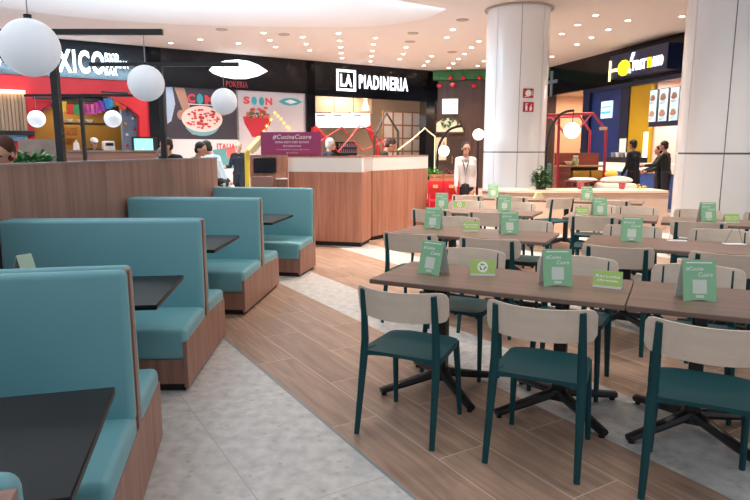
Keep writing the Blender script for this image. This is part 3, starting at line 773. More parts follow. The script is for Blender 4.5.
# red arch front as one solid with an opening
ar = H((36, 156), (34, 120), (40, 111), (52, 101), (63, 96.5), (75, 94), (88, 93.4), (100, 95), (110, 98), (120, 102.5), (130, 108), (139, 116), (140, 156))
zb = ar[0][1]
poly = [(h(20, 100)[0], 0), (h(20, 100)[0], zfas), (xM, zfas), (xM, 0), (ar[-1][0], 0)] + [(ar[-1][0], ar[-1][1])] + ar[::-1][1:-1] + [(ar[0][0], ar[0][1]), (ar[0][0], 0)]
t = Thing('red_shop_front', 'bright red plastered shop front with a wide low arch, far left', 'shop front', FL, (xM - 2, -.05, 0))
t.part('arch_wall', MB().prism(poly, -.05, .35), RED)
t.part('left_wall', MB().box(x_l, h(20, 100)[0], -.05, .1, 0, zfas), RED)
# slatted wood wall with a warm light above
xs0 = h(-60, 100)[0]; xs1 = h(25, 100)[0]; zs1 = h(15, 91)[1]; zs0 = h(15, 131)[1]
t = Thing('slat_panel', 'pale wooden slat panel lit from above on the red front at far left', 'panel', FL, (xs1, -.15, zs0))
b = MB(); n = 22
for i in range(n): b.box(xs0 + (xs1 - xs0) * i / n, xs0 + (xs1 - xs0) * (i + .8) / n, -.22, -.14, zs0, zs1 - .08)
b.box(xs0, xs1, -.14, -.05, zs0, zs1 - .08)
t.part('slats', b, wood('pale_slats', '9C7F64', 'C4A588', 'z', .6, .6))
t.part('light_strip', MB().box(xs0, xs1, -.30, -.06, zs1 - .08, zs1), emis('warm_strip', 'FFD9A8', 5))
t = Thing('wall_shelf', 'black shelf rail under the slat panel with blue boxes', 'shelf', FL, (xs1, -.1, zs0))
t.part('rail', MB().box(xs0, xs1 + .15, -.35, -.05, zs0 - .12, zs0), BLACK)
t.part('blue_panel', MB().box(xs0, h(27, 134)[0], -.25, -.05, h(10, 141)[1], zs0 - .12), mat('blue_panel', '5E86A8', .5, var=.2, scale=4))
# inside of the red shop
OCH = mat('ochre_wall', '9A7430', .7, var=.12, scale=3)
xi0 = h(20, 100)[0]; 
struct('wall_left_interior', MB().box(x_l, xM + .1, 2.6, 2.7, 0, zfas + .2), OCH, FL, 'ochre back wall inside the red shop')
struct('wall_left_interior_side', MB().box(xM + .0, xM + .1, .3, 2.6, 0, zfas + .2), mat('blue_grey_wall', '6C7F98', .7, var=.2, scale=5), FL, 'blue grey side wall inside the red shop')
struct('ceiling_left_interior', MB().box(x_l, xM + .1, .36, 2.7, h(88, 106, 2.6)[1], h(88, 106, 2.6)[1] + .1), FASC2, FL, 'black ceiling inside the red shop')
t = Thing('wall_lettering', 'rust coloured lettering on the ochre wall behind the red arch', 'lettering', FL, (h(70, 130, 2.6)[0], 2.6, h(70, 136, 2.6)[1]))
a0 = h(64, 135, 2.6); a1 = h(77, 127, 2.6)
t.part('word', MB().text('TACOS', a0[0], a1[0], a0[1], a1[1], 2.6, .03, .01), mat('rust', '9A5A28', .6))
a0 = h(64, 144, 2.6); a1 = h(76, 138, 2.6); t.part('second_word', MB().text('BURRITOS', a0[0], a1[0], a0[1], a1[1], 2.6, .03), MATS['rust'])
# decorated pillar inside the arch
a0 = h(124, 150, .5); a1 = h(138, 112, .5)
t = Thing('painted_pillar', 'blue grey pillar painted with flowers at the right of the red arch', 'pillar', FL, (a0[0], .5, 0))
t.part('shaft', MB().box(a0[0], a1[0], .5, .8, 0, a1[1] + .3), mat('pillar_blue', '74879E', .6, var=.3, scale=6))
for k in range(6):
    fx = a0[0] + .1 + .22 * (k % 2) + random.random() * .06; fz = a0[1] + .15 + .17 * k
    t.part('painted_flower', MB().ball((fx, .49, fz), .05, 10, 6, (1, .3, 1)), mat('flower%d' % (k % 3), ['C8443C', 'D8B040', 'E4DCC8'][k % 3], .6))
# paper bunting
cols = ['6A3A8E', 'C23A5E', 'E8C63A', 'D8402E', '3F9A58', '8A4AA0', 'DE5AA0', 'E46AB0', 'C84AA8', '7A3AA8', '2F8AD0', '3AA0DC', 'E88A2E', 'D8402E']
pxs = [40, 47, 63, 70, 77.5, 83, 87.5, 92.5, 97.5, 102, 107.5, 112, 116.5, 122]; pys = [106, 104, 107, 109.5, 110, 110, 109.5, 109.5, 108, 106, 104, 102, 101, 105]
t = Thing('paper_bunting', 'string of coloured paper flags under the red arch', 'bunting', FL, (h(80, 105)[0], .1, h(80, 105)[1]))
t.part('string', MB().tube([(h(x, y - 3, .1)[0], .1, h(x, y - 3, .1)[1]) for x, y in zip(pxs, pys)], .01, 5), CW)
for x, y, c in zip(pxs, pys, cols):
    q = h(x, y, .1); w = .105; hh = .16
    pts = [(q[0] - w, q[1] + hh)] + [(q[0] - w + 2 * w * i / 8, q[1] - hh + (.04 if i % 2 else 0)) for i in range(9)] + [(q[0] + w, q[1] + hh)]
    t.part('flag', MB().prism(pts, .09, .098), mat('flag_' + c, c, .7))
for k, (x0, x1, yy) in enumerate([(101, 128, 92), (33, 56, 98)]):
    a = h(x0, yy, -.3); c = h(x1, yy + 1, -.3)
    single('track_rail', MB().box(a[0], c[0], -.33, -.27, a[1] - .03, a[1] + .03), BLACK, ('short black rail at the top right of the red arch', 'thin black rail left of the red arch by the slat panel')[k], 'rail', FL, (a[0], -.3, a[1]))
t = Thing('kitchen_shelf', 'dark hanging shelf with white crockery inside the red shop', 'shelf', FL, (h(70, 121, 1.6)[0], 1.6, h(70, 121, 1.6)[1]))
a = h(64, 123, 1.6); c = h(78, 121, 1.6); t.part('board', MB().box(a[0], c[0] + 3.2, 1.5, 1.9, a[1] - .04, a[1] + .02), BLACK)
for k, f in enumerate((.15, .5, .75, 2.2, 2.6)):
    t.part('bowl', MB().lathe([(.07, a[1] + .02), (.13, a[1] + .13), (.12, a[1] + .13)], a[0] + f, 1.7, 14), CW)
a = h(104, 150, .9); c = h(115, 141, .9)
t = Thing('white_machine', 'white countertop machine behind the arch beside the cook', 'machine', FL, (a[0], .9, a[1]))
t.part('body', MB().box(a[0], c[0], .9, 1.3, a[1] - .3, c[1], .04, 3), WHITE); t.part('panel', MB().box(a[0] + .06, c[0] - .06, .88, .9, c[1] - .15, c[1] - .06), BLACK)
a = h(74, 150, .9); c = h(79, 140, .9)
single('white_bottle', MB().lathe([(.09, a[1] - .3), (.10, a[1]), (.08, a[1] + .2), (.03, c[1] - .03), (.03, c[1])], (a[0] + c[0]) / 2, .95, 14), CW, 'white bottle left of the cook behind the red arch', 'bottle', FL, (a[0], .95, a[1] - .3))
# dark counter board in front of the red shop
a = h(58, 151, -2.2); c = h(160, 150, -2.2)
t = Thing('shop_counter', 'dark wooden counter in front of the red arch, beyond the partition', 'counter', FL, (a[0], -2.2, 0))
t.part('front', MB().box(a[0] - .5, c[0] - .1, -2.2, -1.7, 0, 1.50), wood('dark_counter', '5A3A30', '7A5648', 'x', 1, .5))
t.part('worktop', MB().box(a[0] - .52, c[0] - .08, -2.24, -1.66, 1.50, 1.545), wood('dark_counter_top', '5A4038', '7C6458', 'x', 1, .5))
b = MB()
# brick planter with plants behind the partition
a = atY(19, 155, 8.0); c = atY(56, 139, 8.0)
t = Thing('stone_screen', 'mottled pink stone screen behind the curved partition at far left', 'screen', W, (a.x, 8.0, 0))
t.part('panel', MB().box(a.x, c.x, 8.0, 8.12, 0, c.z), mat('mottled_stone', 'A58F86', .8, var=.35, scale=9))
GR = mat('leaf_green', '4C8A4C', .5, var=.3, scale=20); GR2 = mat('leaf_dark_green', '2E5A34', .5, var=.3, scale=20)
def leaves(c, R, n, size, droop=0, seed=1, flat=1.0):
    rnd = random.Random(seed); b = MB()
    for i in range(n):
        th = rnd.random() * 2 * PI; ph = math.acos(rnd.uniform(-.2, 1)); rr = R * (.35 + .65 * rnd.random())
        p = Vector((c[0] + rr * math.sin(ph) * math.cos(th), c[1] + rr * math.sin(ph) * math.sin(th) * .8, c[2] + rr * math.cos(ph) * flat))
        d = Vector((math.cos(th) * .8, math.sin(th) * .8, rnd.uniform(-.2, .9) - droop)).normalized(); s = d.cross(Vector((0, 0, 1))).normalized() * size * .28
        q = p + d * size; m = p + d * size * .5 + Vector((0, 0, size * .06)); 
        b.add([p, m + s, q, m - s, m + Vector((0, 0, -.004))], [(0, 1, 4), (1, 2, 4), (2, 3, 4), (3, 0, 4)])
    return b
X0 = atY(15, 160, 7.6).x; X1 = atY(55, 160, 7.6).x
t = Thing('planter', 'long planter of green foliage beyond the curved partition at far left', 'planter', W, ((X0 + X1) / 2, 7.6, 0))
t.part('trough', MB().box(X0, X1, 7.42, 7.78, 0, 1.32), mat('planter_dark', '4A4442', .6))
b = MB()
for k in range(7):
    x = X0 + (X1 - X0) * (k + .3) / 7; l = leaves((x, 7.6, 1.33), .16 + .06 * (k % 3 == 1), 70, .09, seed=k); b.add(l.v, l.f)
t.part('foliage', b, GR, kind='stuff')
# digital screen
a = h(133, 155, -1.6); c = h(157.5, 138, -1.6)
t = Thing('menu_display', 'bright turquoise and yellow display screen right of the red arch', 'screen', FL, (a[0], -1.6, 0))
t.part('housing', MB().box(a[0], c[0], -1.6, -1.5, a[1] - .25, c[1] + .03), BLACK); t.part('stand', MB().box((a[0] + c[0]) / 2 - .06, (a[0] + c[0]) / 2 + .06, -1.58, -1.5, 0, a[1] - .25), BLACK)
t.part('picture', MB().box(a[0] + .05, c[0] - .14, -1.61, -1.6, a[1] - .2, c[1] - .02), emis('screen_turquoise', '8CDCCB', .6))
t.part('picture_detail', MB().prism([(a[0] + .1, a[1] - .15), (c[0] - .3, a[1] - .15), (c[0] - .4, a[1] + .12), (a[0] + .3, a[1] + .2)], -1.62, -1.61), emis('screen_yellow', 'EAE48C', .6))
# ---- MEXICO sign
SIGNW = emis('sign_white_light', 'EAF4FF', 1.6)
t = Thing('shop_sign', 'lit white MEXICO lettering on the dark fascia, partly behind the big globe', 'sign', FL, (h(80, 75)[0], -.16, h(80, 75)[1]))
def wordmark(px0, px1, pyb0, pyt0, txt, bold=.035, y=-.15, d=.08, hit=FL.hit):
    a = hit(px0, pyb0, y); c = hit(px1, pyt0, y); return MB().text(txt, a[0], c[0], a[1], c[1], y, d, bold)
zb0 = h(93, 74.2, -.15)[1]; zt0 = h(93, 51, -.15)[1]
t.part('lettering', MB().text('ME', h(15, 60, -.15)[0], h(54, 60, -.15)[0], zb0, zt0, -.15, .03, .04), SIGNW); t.part('lettering', MB().text('XICO', h(57, 60, -.15)[0], h(104, 60, -.15)[0], zb0, zt0, -.15, .03, .04), SIGNW)
t.part('lettering_end', MB().text('S', h(-14, 60, -.15)[0], h(1, 60, -.15)[0], zb0, zt0, -.15, .03, .04), SIGNW)
for k, (txt, p0, p1, y0, y1) in enumerate([('FOOD', 105, 118, 60.5, 54), ('COCINA', 105, 128, 67.5, 61.5), ('BAR', 105, 117, 75, 69)]):
    a = h(p0, y0, -.15); c = h(p1, y1, -.15); t.part('small_lettering', MB().text(txt, a[0], c[0], a[1], c[1], -.15, .06, .01), SIGNW)
# ---- coming soon hoarding
zl = .02
def poster(px0, px1, pt, pb, y=-.02): a = h(px0, pb, y); c = h(px1, pt, y); return a[0], c[0], a[1], c[1]
DKP = mat('poster_dark', '3A3540', .45, var=.15, scale=2); LGP = mat('poster_light_grey', 'BFBAC0', .45, var=.03); FLESH = mat('poster_skin', 'A8806F', .5)
x0, x1, z0, z1 = poster(163.5, 237.5, 88, 139)
t = Thing('hoarding_poster', 'dark COMING SOON poster with arms holding a large rice bowl', 'poster', FL, (x0, -.03, 0))
t.part('sheet', MB().box(x0, x1, -.03, 0, z0, z1), DKP)
t.part('lower_sheet', MB().box(x0, x1, -.03, 0, 0, z0), mat('poster_white', 'D5D2D4', .45, var=.03))
t.part('apron', MB().prism(H((165.5, 87.5), (172, 87), (175, 104), (171, 121), (167, 124)), -.034, -.03), mat('apron_blue', '9FB0C6', .6))
t.part('arm', MB().prism(H((174, 87.5), (184, 88), (188, 102), (191, 110), (184, 114), (180, 104)), -.036, -.03), FLESH)
def ell(px, py, rx, ry, n=28, y=-.04):
    a = h(px, py); r = abs(h(px + rx, py)[0] - a[0]); s = abs(h(px, py + ry)[1] - a[1])
    return [(a[0] + r * math.cos(2 * PI * i / n), a[1] + s * math.sin(2 * PI * i / n)) for i in range(n)]
for q_ in ((181, 115, 4, 5), (222, 112, 4.5, 4), (194, 131, 4, 4)): t.part('hand', MB().prism(ell(*q_), -.037, -.03), FLESH)
bw = t.part('bowl', MB().prism(ell(202, 124, 17, 12), -.040, -.03), mat('bowl_teal', '6FA6B4', .4))
t.part('rice', MB().prism(ell(202, 119, 20, 13), -.044, -.03), mat('rice_pink', 'E6CCC8', .6, var=.12, scale=14), bw)
b = MB(); rnd = random.Random(3)
for i in range(64):
    a = rnd.random() * 2 * PI; r = math.sqrt(rnd.random()) * .85; px = 202 + 19 * r * math.cos(a); py = 119 + 11.5 * r * math.sin(a)
    b.prism(ell(px, py, rnd.uniform(.9, 2.2), rnd.uniform(.7, 1.3), 6), -.048, -.04)
t.part('toppings', b, mat('topping_red', 'BE4038', .5), bw, kind='stuff')
CR = mat('poster_red_letters', 'D2404E', .5); CT = mat('poster_teal', '3F9EAE', .5)
def word_on(t, txt, p0, p1, yb, ytp, m, name='letter', bold=.05, y=-.034):
    a = h(p0, yb, -.03); c = h(p1, ytp, -.03); return t.part(name, MB().text(txt, a[0], c[0], a[1], c[1], y + .004, .01, bold), m)
word_on(t, 'C', 187.5, 195, 102.5, 94, CR); t.part('letter', MB().prism(ell(199.5, 99, 3.2, 5.2, 16), -.045, -.03), CT)
word_on(t, 'M', 205, 214, 104, 95.5, CR)
t.part('underline', MB().prism(H((188, 103.6), (212, 105), (212, 105.8), (188, 104.4)), -.036, -.03), CW)
word_on(t, 'ITALIA', 217, 235, 149, 143.5, CR, 'lettering')
for q_ in ((200, 150, 5, 5, 16), (231, 153, 5, 6, 12)): t.part('fruit_picture', MB().prism(ell(*q_), -.036, -.03), mat('fruit_coral', 'D86A60', .5))
t.part('sea_picture', MB().prism(H((212, 150), (226, 148), (238, 158), (236, 168), (214, 170)), -.035, -.03), mat('sea_teal', '5E9AA0', .5, var=.2))
x0, x1, z0, z1 = poster(237.5, 305, 91, 150)
t = Thing('hoarding_poster', 'light grey poster reading SOON with a red bowl of food', 'poster', FL, (x0, -.03, 0))
t.part('sheet', MB().box(x0 + .01, x1, -.03, 0, 0, z1), LGP)
word_on(t, 'S', 243.5, 249.5, 103.8, 96.5, CR); t.part('letter', MB().prism(ell(253.8, 100.8, 2.6, 4.2, 16), -.045, -.03), CT); t.part('letter', MB().prism(ell(261.2, 101.4, 2.6, 4.2, 16), -.045, -.03), CT)
word_on(t, 'N', 265.5, 272, 105, 98, CR)
lg = t.part('leaf_logo', MB().prism(H((278, 101.3), (284, 98.4), (291, 98), (297, 99.3), (302, 102.2), (296, 105), (289, 105.8), (283, 104.6)), -.040, -.03), CT)
t.part('logo_stripe', MB().prism(H((284, 101.4), (290, 99.6), (297, 102.3), (290, 104)), -.044, -.04), mat('logo_pale', 'DCE4E4', .5), lg)
bw = t.part('bowl', MB().prism(H((242.5, 116.5), (271, 117.5), (269.5, 125), (264.5, 132), (261, 137.5), (252, 137), (249, 131.5), (244.5, 124)), -.042, -.03), mat('bowl_red', 'BC2C3E', .35))
b = MB(); b2 = MB(); rnd = random.Random(5)
for i in range(26):
    px = rnd.uniform(247, 268); py = rnd.uniform(112.5, 117.5); (b if i % 2 else b2).prism(ell(px, py, rnd.uniform(1, 2.6), rnd.uniform(.8, 1.8), 7), -.050 - .001 * (i % 3), -.03)
for i in range(8): b2.prism(ell(rnd.uniform(251, 268), rnd.uniform(107.5, 112), 2.2, 1.5, 7), -.050, -.03)
t.part('greens', b, mat('topping_green', '4A5A3C', .5, var=.3), bw, kind='stuff'); t.part('salmon', b2, mat('topping_salmon', 'C85A4C', .5, var=.2), bw, kind='stuff')
# ---- almond shaped lit sign
al = [(209, 70), (214, 64.5), (224, 61), (236, 60), (247, 61.4), (257, 65.2), (266.5, 71.6), (257, 76.4), (246, 79), (234, 79), (222, 77), (213, 73.6)]
t = Thing('shop_sign', 'lit white almond-shaped sign above the coming soon posters', 'sign', FL, (h(238, 70)[0], -.2, h(238, 70)[1]))
t.part('light_box', MB().prism(H(*al, y=-.15), -.27, -.15), emis('almond_light', 'F2F8FF', 1.2))
a = h(226, 87, -.15); c = h(247.5, 82, -.15); t.part('lettering', MB().text('POKERIA', a[0], c[0], a[1], c[1], -.15, .03, .02), mat('dull_red_letters', '8E2A34', .5))
# ---- piadina shop
t = Thing('shop_sign', 'lit white sign LA PIADINERIA with boxed LA on black fascia', 'sign', FL, (h(372, 82)[0], -.16, h(372, 82)[1]))
a = h(336.5, 90.5, -.15); c = h(355.5, 70.5, -.15); w = .085
b = MB().box(a[0], c[0], -.18, -.15, a[1], a[1] + w); b.box(a[0], c[0], -.18, -.15, c[1] - w, c[1]); b.box(a[0], a[0] + w, -.18, -.15, a[1] + w, c[1] - w); b.box(c[0] - w, c[0], -.18, -.15, a[1] + w, c[1] - w)
t.part('square_frame', b, SIGNW)
m_ = w * 1.9
t.part('boxed_lettering', MB().text('LA', a[0] + m_, c[0] - m_, a[1] + m_, c[1] - m_, -.15, .02, .03), SIGNW)
a = h(359, 89, -.15); c = h(408, 77.5, -.15); zt_ = h(357.5, 74.8, -.15)[1]
t.part('lettering', MB().text('PIADINERIA', a[0], c[0], (a[1] + h(408, 90.8, -.15)[1]) / 2, (zt_ + h(408, 78, -.15)[1]) / 2, -.15, .02, .03), SIGNW)
# interior
WARM = mat('warm_interior', 'DCC8B2', .6, var=.05, scale=2)
struct('wall_left_interior_warm', MB().box(xQ0 - .1, xQ1 + 3.0, 3.0, 3.1, 0, zq + .6).box(xQ0 - .1, xQ0, .3, 3.0, 0, zq + .6), WARM, FL, 'warm cream back wall inside the piadina shop')
struct('ceiling_left_interior_warm', MB().box(xQ0 - .1, xQ1 + 3.0, .2, 3.1, zq + .5, zq + .6), WARM, FL, 'cream ceiling inside the piadina shop')
for k, (a_, b_) in enumerate([(314.5, 330), (331.2, 350), (351, 370)]):
    p = h(a_, 127.5, 2.2); q = h(b_, 113.5, 2.2)
    t = Thing('menu_screen', f'{ORD[k]} bright white menu screen from the left above the piadina counter', 'screen', FL, (p[0], 2.2, p[1]), 'menu screens over the piadina counter')
    t.part('display', MB().box(p[0], q[0], 2.2, 2.26, p[1], q[1]), emis('menu_white', 'F4F4F8', .85)); t.part('bezel', MB().box(p[0] - .03, q[0] + .03, 2.25, 2.3, p[1] - .03, q[1] + .03), BLACK)
    t.part('headline', MB().box(p[0] + .1, p[0] + .5, 2.19, 2.2, q[1] - .12, q[1] - .06), mat('menu_red', 'C83A50', .5))
# soffit with recessed boards
a = h(314, 112, 2.3); c = h(372, 99, 2.3)
t = Thing('wall_cabinet', 'tan panelled cabinet above the white menu screens', 'cabinet', FL, (a[0], 2.3, a[1]))
b = MB()
for k in range(3): b.box(a[0] + (c[0] - a[0]) * k / 3 + .02, a[0] + (c[0] - a[0]) * (k + 1) / 3 - .02, 2.3, 2.6, a[1], c[1] + .5)
t.part('doors', b, mat('tan_panel', 'C4A98C', .5)); t.part('body', MB().box(a[0], c[0], 2.36, 2.9, a[1] - .05, c[1] + .5), mat('tan_body', '9C7450', .5))
# grid window
MUL = mat('mullion_wood', 'B08060', .5)
p = h(383, 156, 1.8); q = h(421.5, 113, 1.8)
t = Thing('grid_partition', 'glazed grid screen with wooden bars inside the piadina shop', 'screen', FL, (p[0], 1.8, 0))
b = MB(); 
for k in range(5): x = p[0] + (q[0] - p[0]) * k / 4; b.box(x - .035, x + .035, 1.78, 1.84, 0, q[1])
z = q[1]
while z > .3: b.box(p[0], q[0], 1.78, 1.84, z - .03, z + .03); z -= .56
t.part('bars', b, MUL); t.part('glass', MB().box(p[0], q[0], 1.80, 1.815, 0, q[1]), mat('milky_glass', 'F2EAE2', .25, var=.02))
# bottle shelf
p = h(337, 154, 1.6); q = h(357, 142, 1.6)
t = Thing('bottle_fridge', 'dark open fridge with rows of small bottles behind the counter', 'fridge', FL, (p[0], 1.6, 0))
t.part('body', MB().box(p[0], q[0], 1.6, 2.2, 0, q[1]), BLACK)
for r_ in range(2):
    z = p[1] + .08 + r_ * (q[1] - p[1]) * .48
    t.part('shelf_board', MB().box(p[0] + .03, q[0] - .03, 1.5, 1.6, z - .03, z - .01), mat('steel', 'A0A0A4', .3, .8))
    for k in range(9):
        x = p[0] + .08 + (q[0] - p[0] - .16) * k / 8
        t.part('bottle', MB().lathe([(.025, z - .01), (.026, z + .08), (.01, z + .11), (.01, z + .14)], x, 1.55, 8), mat('bottle_violet', 'A87CA0', .3))
# pendant
p = h(365.5, 110, 1.2); 
t = Thing('pendant_lamp', 'small glowing cone lamp under the cream ceiling of the piadina shop', 'lamp', FL, (p[0], 1.2, p[1]))
t.part('shade', MB().lathe([(.16, p[1]), (.05, p[1] + .36), (.03, p[1] + .40)], p[0], 1.2, 18), emis('cone_glow', 'FFE2B0', 2.5)); t.part('cord', MB().tube([(p[0], 1.2, p[1] + .4), (p[0], 1.2, zq + .5)], .01, 5), BLACK)
t = Thing('shop_counter', 'red and cream service counter of the piadina shop, mostly hidden', 'counter', FL, (xQ0 + .5, .6, 0))
t.part('front', MB().box(xQ0 + .2, h(372, 150, .6)[0], .6, 1.2, 0, 1.2), mat('counter_orange', 'C07A50', .5)); t.part('worktop', MB().box(xQ0 + .15, h(373, 150, .6)[0], .55, 1.25, 1.2, 1.25), WHITE)
# red steel zigzag frames standing before the shop
RS = mat('red_steel', 'A01C26', .4); DS = mat('dark_steel', '3A3630', .4)
def zig(name, label, pts, r, m, y, foot=()):
    P = [(h(a, b_, y)[0], y, h(a, b_, y)[1]) for a, b_ in pts]
    t = Thing(name, label, 'frame', FL, (P[0][0], y, 0)); t.part('tube', MB().tube(P, r, 6), m)
    for f in foot: q = P[f]; t.part('post', MB().tube([(q[0], y, 0), (q[0], y, q[2])], r, 6), m)
    return t
zig('steel_frame', 'red steel zigzag frame with a high peak before the piadina shop', [(313, 146), (342, 127), (362, 151), (387, 140)], .03, RS, -1.2, (0, 3))
zig('steel_frame', 'red steel frame crossing the zigzag frame before the piadina shop', [(318, 128), (338, 152), (360, 125.5), (372, 131), (385, 147)], .03, RS, -1.5, (0, 4))
t = zig('steel_frame', 'red slanting double brace at the left of the piadina shop window', [(314, 127.5), (334, 148)], .11, RS, -1.0, (0,))
t = zig('steel_frame', 'red slanting double brace below the menu screens of the piadina shop', [(368, 126), (378, 150)], .10, RS, -1.0, (1,))
zig('house_frame', 'dark steel frame shaped like a little house before the piadina shop', [(374.5, 136), (386.5, 113), (398, 131.5), (398, 157)], .05, DS, -1.6, (0, 3))
zig('light_zigzag', 'zigzag of yellow light tubes right of the dark house frame', [(398, 150), (412, 139.5), (425, 128), (428, 131), (435, 136.5)], .022, emis('yellow_tube', 'E6D09A', .7), -1.9, (4,))
# ================================================================= BACK WALL: green shop
g = FB.hit
zg = g(440, 81)[1]
DKW = wood('dark_shop_wood', '33221E', '54382E', 'z', .8, .5)
struct('wall_back', MB().box(-.2, LB + .3, 0, .15, 0, CEIL), DKW, FB, 'dark brown wooden shop front at the back')
GRN = mat('green_awning', '2F6A38', .6, var=.2, scale=3)
t = Thing('green_fascia', 'leaf green fascia band over the dark wooden shop at the back', 'fascia', FB, (1, -.4, zg))
t.part('board', MB().box(.05, LB, -.4, 0, zg, CEIL - .02), GRN)
for k, (px, py) in enumerate([(439, 85.7), (450.8, 78), (452.7, 85), (463, 78), (474, 85.7), (479.6, 77.6)]):
    q = g(px, py, -.55); 
    t = Thing('red_lantern', f'small round red lantern under the green fascia, {ORD[k]} from the left', 'lantern', FB, (q[0], -.55, q[1]), 'red lanterns under the green fascia')
    t.part('ball', MB().ball((q[0], -.55, q[1]), .10, 16, 10, (1, 1, .85)), mat('lantern_red', 'B8202C', .4)); t.part('cord', MB().tube([(q[0], -.55, q[1] + .1), (q[0], -.55, CEIL - .02 if q[1] > zg else zg + .2)], .008, 5), BLACK)
a = g(442.5, 114, -.05); c = g(458, 99, -.05)
t = Thing('lit_sign', 'small lit white sign with red and green lines on the dark wooden shop', 'sign', FB, (a[0], -.05, a[1]))
t.part('box', MB().box(a[0], c[0], -.15, 0, a[1], c[1]), emis('sign_soft_white', 'EEF6F0', .7))
hh = c[1] - a[1]; ww = c[0] - a[0]
t.part('red_lettering', MB().text('SUSHI', a[0] + .1 * ww, c[0] - .1 * ww, a[1] + .55 * hh, a[1] + .78 * hh, -.15, .01, .02), mat('sign_red', 'D0404C', .5))
t.part('green_lettering', MB().text('WOK', a[0] + .08 * ww, c[0] - .08 * ww, a[1] + .14 * hh, a[1] + .42 * hh, -.15, .01, .02), mat('sign_green', '2FA060', .5))
ar = [g(x, y, -.03) for x, y in [(432, 133), (433, 127), (436.5, 121.5), (442, 117.5), (448, 116.5), (454, 117.8), (460, 122), (463.5, 128), (464, 133)]]
t = Thing('arched_window', 'pale arched fanlight with leaves over the dark shop door', 'window', FB, (ar[0][0], 0, ar[0][1]))
t.part('pane', MB().prism(ar, -.03, 0), mat('fanlight_glass', 'CFC6AC', .3, var=.05, emit=.25)); 
t.part('frame', MB().tube([(x, -.04, z) for x, z in ar] + [(ar[0][0], -.04, ar[0][1])], .05, 6), mat('frame_brown', '4A2E24', .5))
b = MB(); rnd = random.Random(8)
for i in range(22):
    q = g(rnd.uniform(441, 459), rnd.uniform(118, 127), -.06); a0 = rnd.random() * 6
    b.prism([(q[0] + .10 * math.cos(a0), q[1] + .10 * math.sin(a0)), (q[0] + .04 * math.cos(a0 + 1.6), q[1] + .04 * math.sin(a0 + 1.6)), (q[0] - .10 * math.cos(a0), q[1] - .10 * math.sin(a0)), (q[0] - .04 * math.cos(a0 + 1.6), q[1] - .04 * math.sin(a0 + 1.6))], -.07, -.05)
t.part('leaves', b, GR2, kind='stuff')
a = g(433.5, 160, -.03); c = g(446.5, 137.5, -.03)
t = Thing('shop_window', 'pale square window left of the dark shop door at the back', 'window', FB, (a[0], 0, a[1])); t.part('pane', MB().box(a[0], c[0], -.03, 0, a[1], c[1]), mat('window_beige', 'CDB79A', .3, emit=.2)); t.part('sill', MB().box(a[0] - .05, c[0] + .05, -.08, 0, a[1] - .06, a[1]), MATS['frame_brown'])
a = g(449, 175, -.03); c = g(463, 139, -.03)
t = Thing('shop_door', 'dark panelled door of the wooden shop under the arched window', 'door', FB, (a[0], 0, 0)); t.part('leaf', MB().box(a[0], c[0], -.05, 0, 0, c[1]), wood('door_wood', '2A1A16', '3E2A22', 'z', 1, .4)); t.part('handle', MB().box(a[0] + .1, a[0] + .14, -.10, -.05, 1.0, 1.3), mat('brass', 'B08A4A', .3, .9))

# ================================================================= RIGHT WALL: blue shop
k_ = FR.hit
def K(*pts, y=0.0): return [FR.hit(px, py, y) for px, py in pts]
zr = (k_(560, 94)[1] + k_(640, 82)[1]) / 2
xb0 = k_(585, 120)[0]; xb1 = k_(628, 120)[0]; xy1 = k_(648, 120)[0]; xe = LR + 6
b = MB().box(-.1, xe, -.15, .05, zr, CEIL)
struct('wall_right', b, FASC, FR, 'glossy black fascia band over the right row of shops')
BLUE = mat('navy_blue_panel', '1C3474', .4, var=.12, scale=2); NAVY = mat('dark_navy_panel', '101E40', .4)
struct('wall_right_pier', MB().box(xb0, xb0 + .4, -.12, .2, 0, zr), NAVY, FR, 'dark navy pier at the edge of the blue shop')
struct('wall_right_panel', MB().box(xb0 + .4, k_(620, 120)[0], .0, .2, 0, zr), BLUE, FR, 'royal blue wall panel')
struct('wall_right_panel_dark', MB().box(k_(620, 120)[0], xb1, -.02, .2, 0, zr), NAVY, FR, 'dark navy wall panel')
struct('wall_right_yellow', MB().box(xb1, xy1, .04, .2, 0, zr), mat('mustard_yellow_wall', 'D0A818', .5, var=.05), FR, 'mustard yellow wall strip beside the menu screens')
struct('wall_right_pink', MB().box(-.4, xb0, 2.2, 2.3, 0, zr + .3).box(-.1, .0, 0, 2.2, 0, zr), mat('peach_interior', 'D9B596', .6, var=.04, scale=2), FR, 'peach coloured interior behind the cabin')
struct('ceiling_right_interior', MB().box(-.4, xe, .06, 3.0, zr + .02, zr + .12), mat('peach_ceiling', 'D8C0AA', .7), FR, 'peach ceiling of the right shops')
a = k_(548, 108, 1.9); c = k_(572, 101, 1.9)
t = Thing('light_bar', 'warm horizontal light bar on the peach wall behind the cabin', 'lamp', FR, (a[0], 1.9, a[1])); t.part('bar', MB().box(a[0] - .3, c[0] + .9, 1.9, 2.1, a[1], a[1] + .14), emis('warm_bar', 'FFE0B4', 2.2)); t.part('mount', MB().box(a[0], a[0] + .1, 2.1, 2.2, a[1], a[1] + .1), BLACK)
struct('wall_right_kitchen', MB().box(xy1 - .1, xe, 2.6, 2.7, 0, zr).box(xy1, xy1 + .08, .2, 2.6, 0, zr), mat('kitchen_tiles_pink', 'E2C8BC', .4, var=.06, scale=3), FR, 'pinkish lit kitchen wall behind the blue counter')
a = k_(601, 118.5, -.03); c = k_(612.5, 100.5, -.03)
t = Thing('wall_screen', 'lit white and light blue upright screen on the royal blue wall', 'screen', FR, (a[0], 0, a[1]))
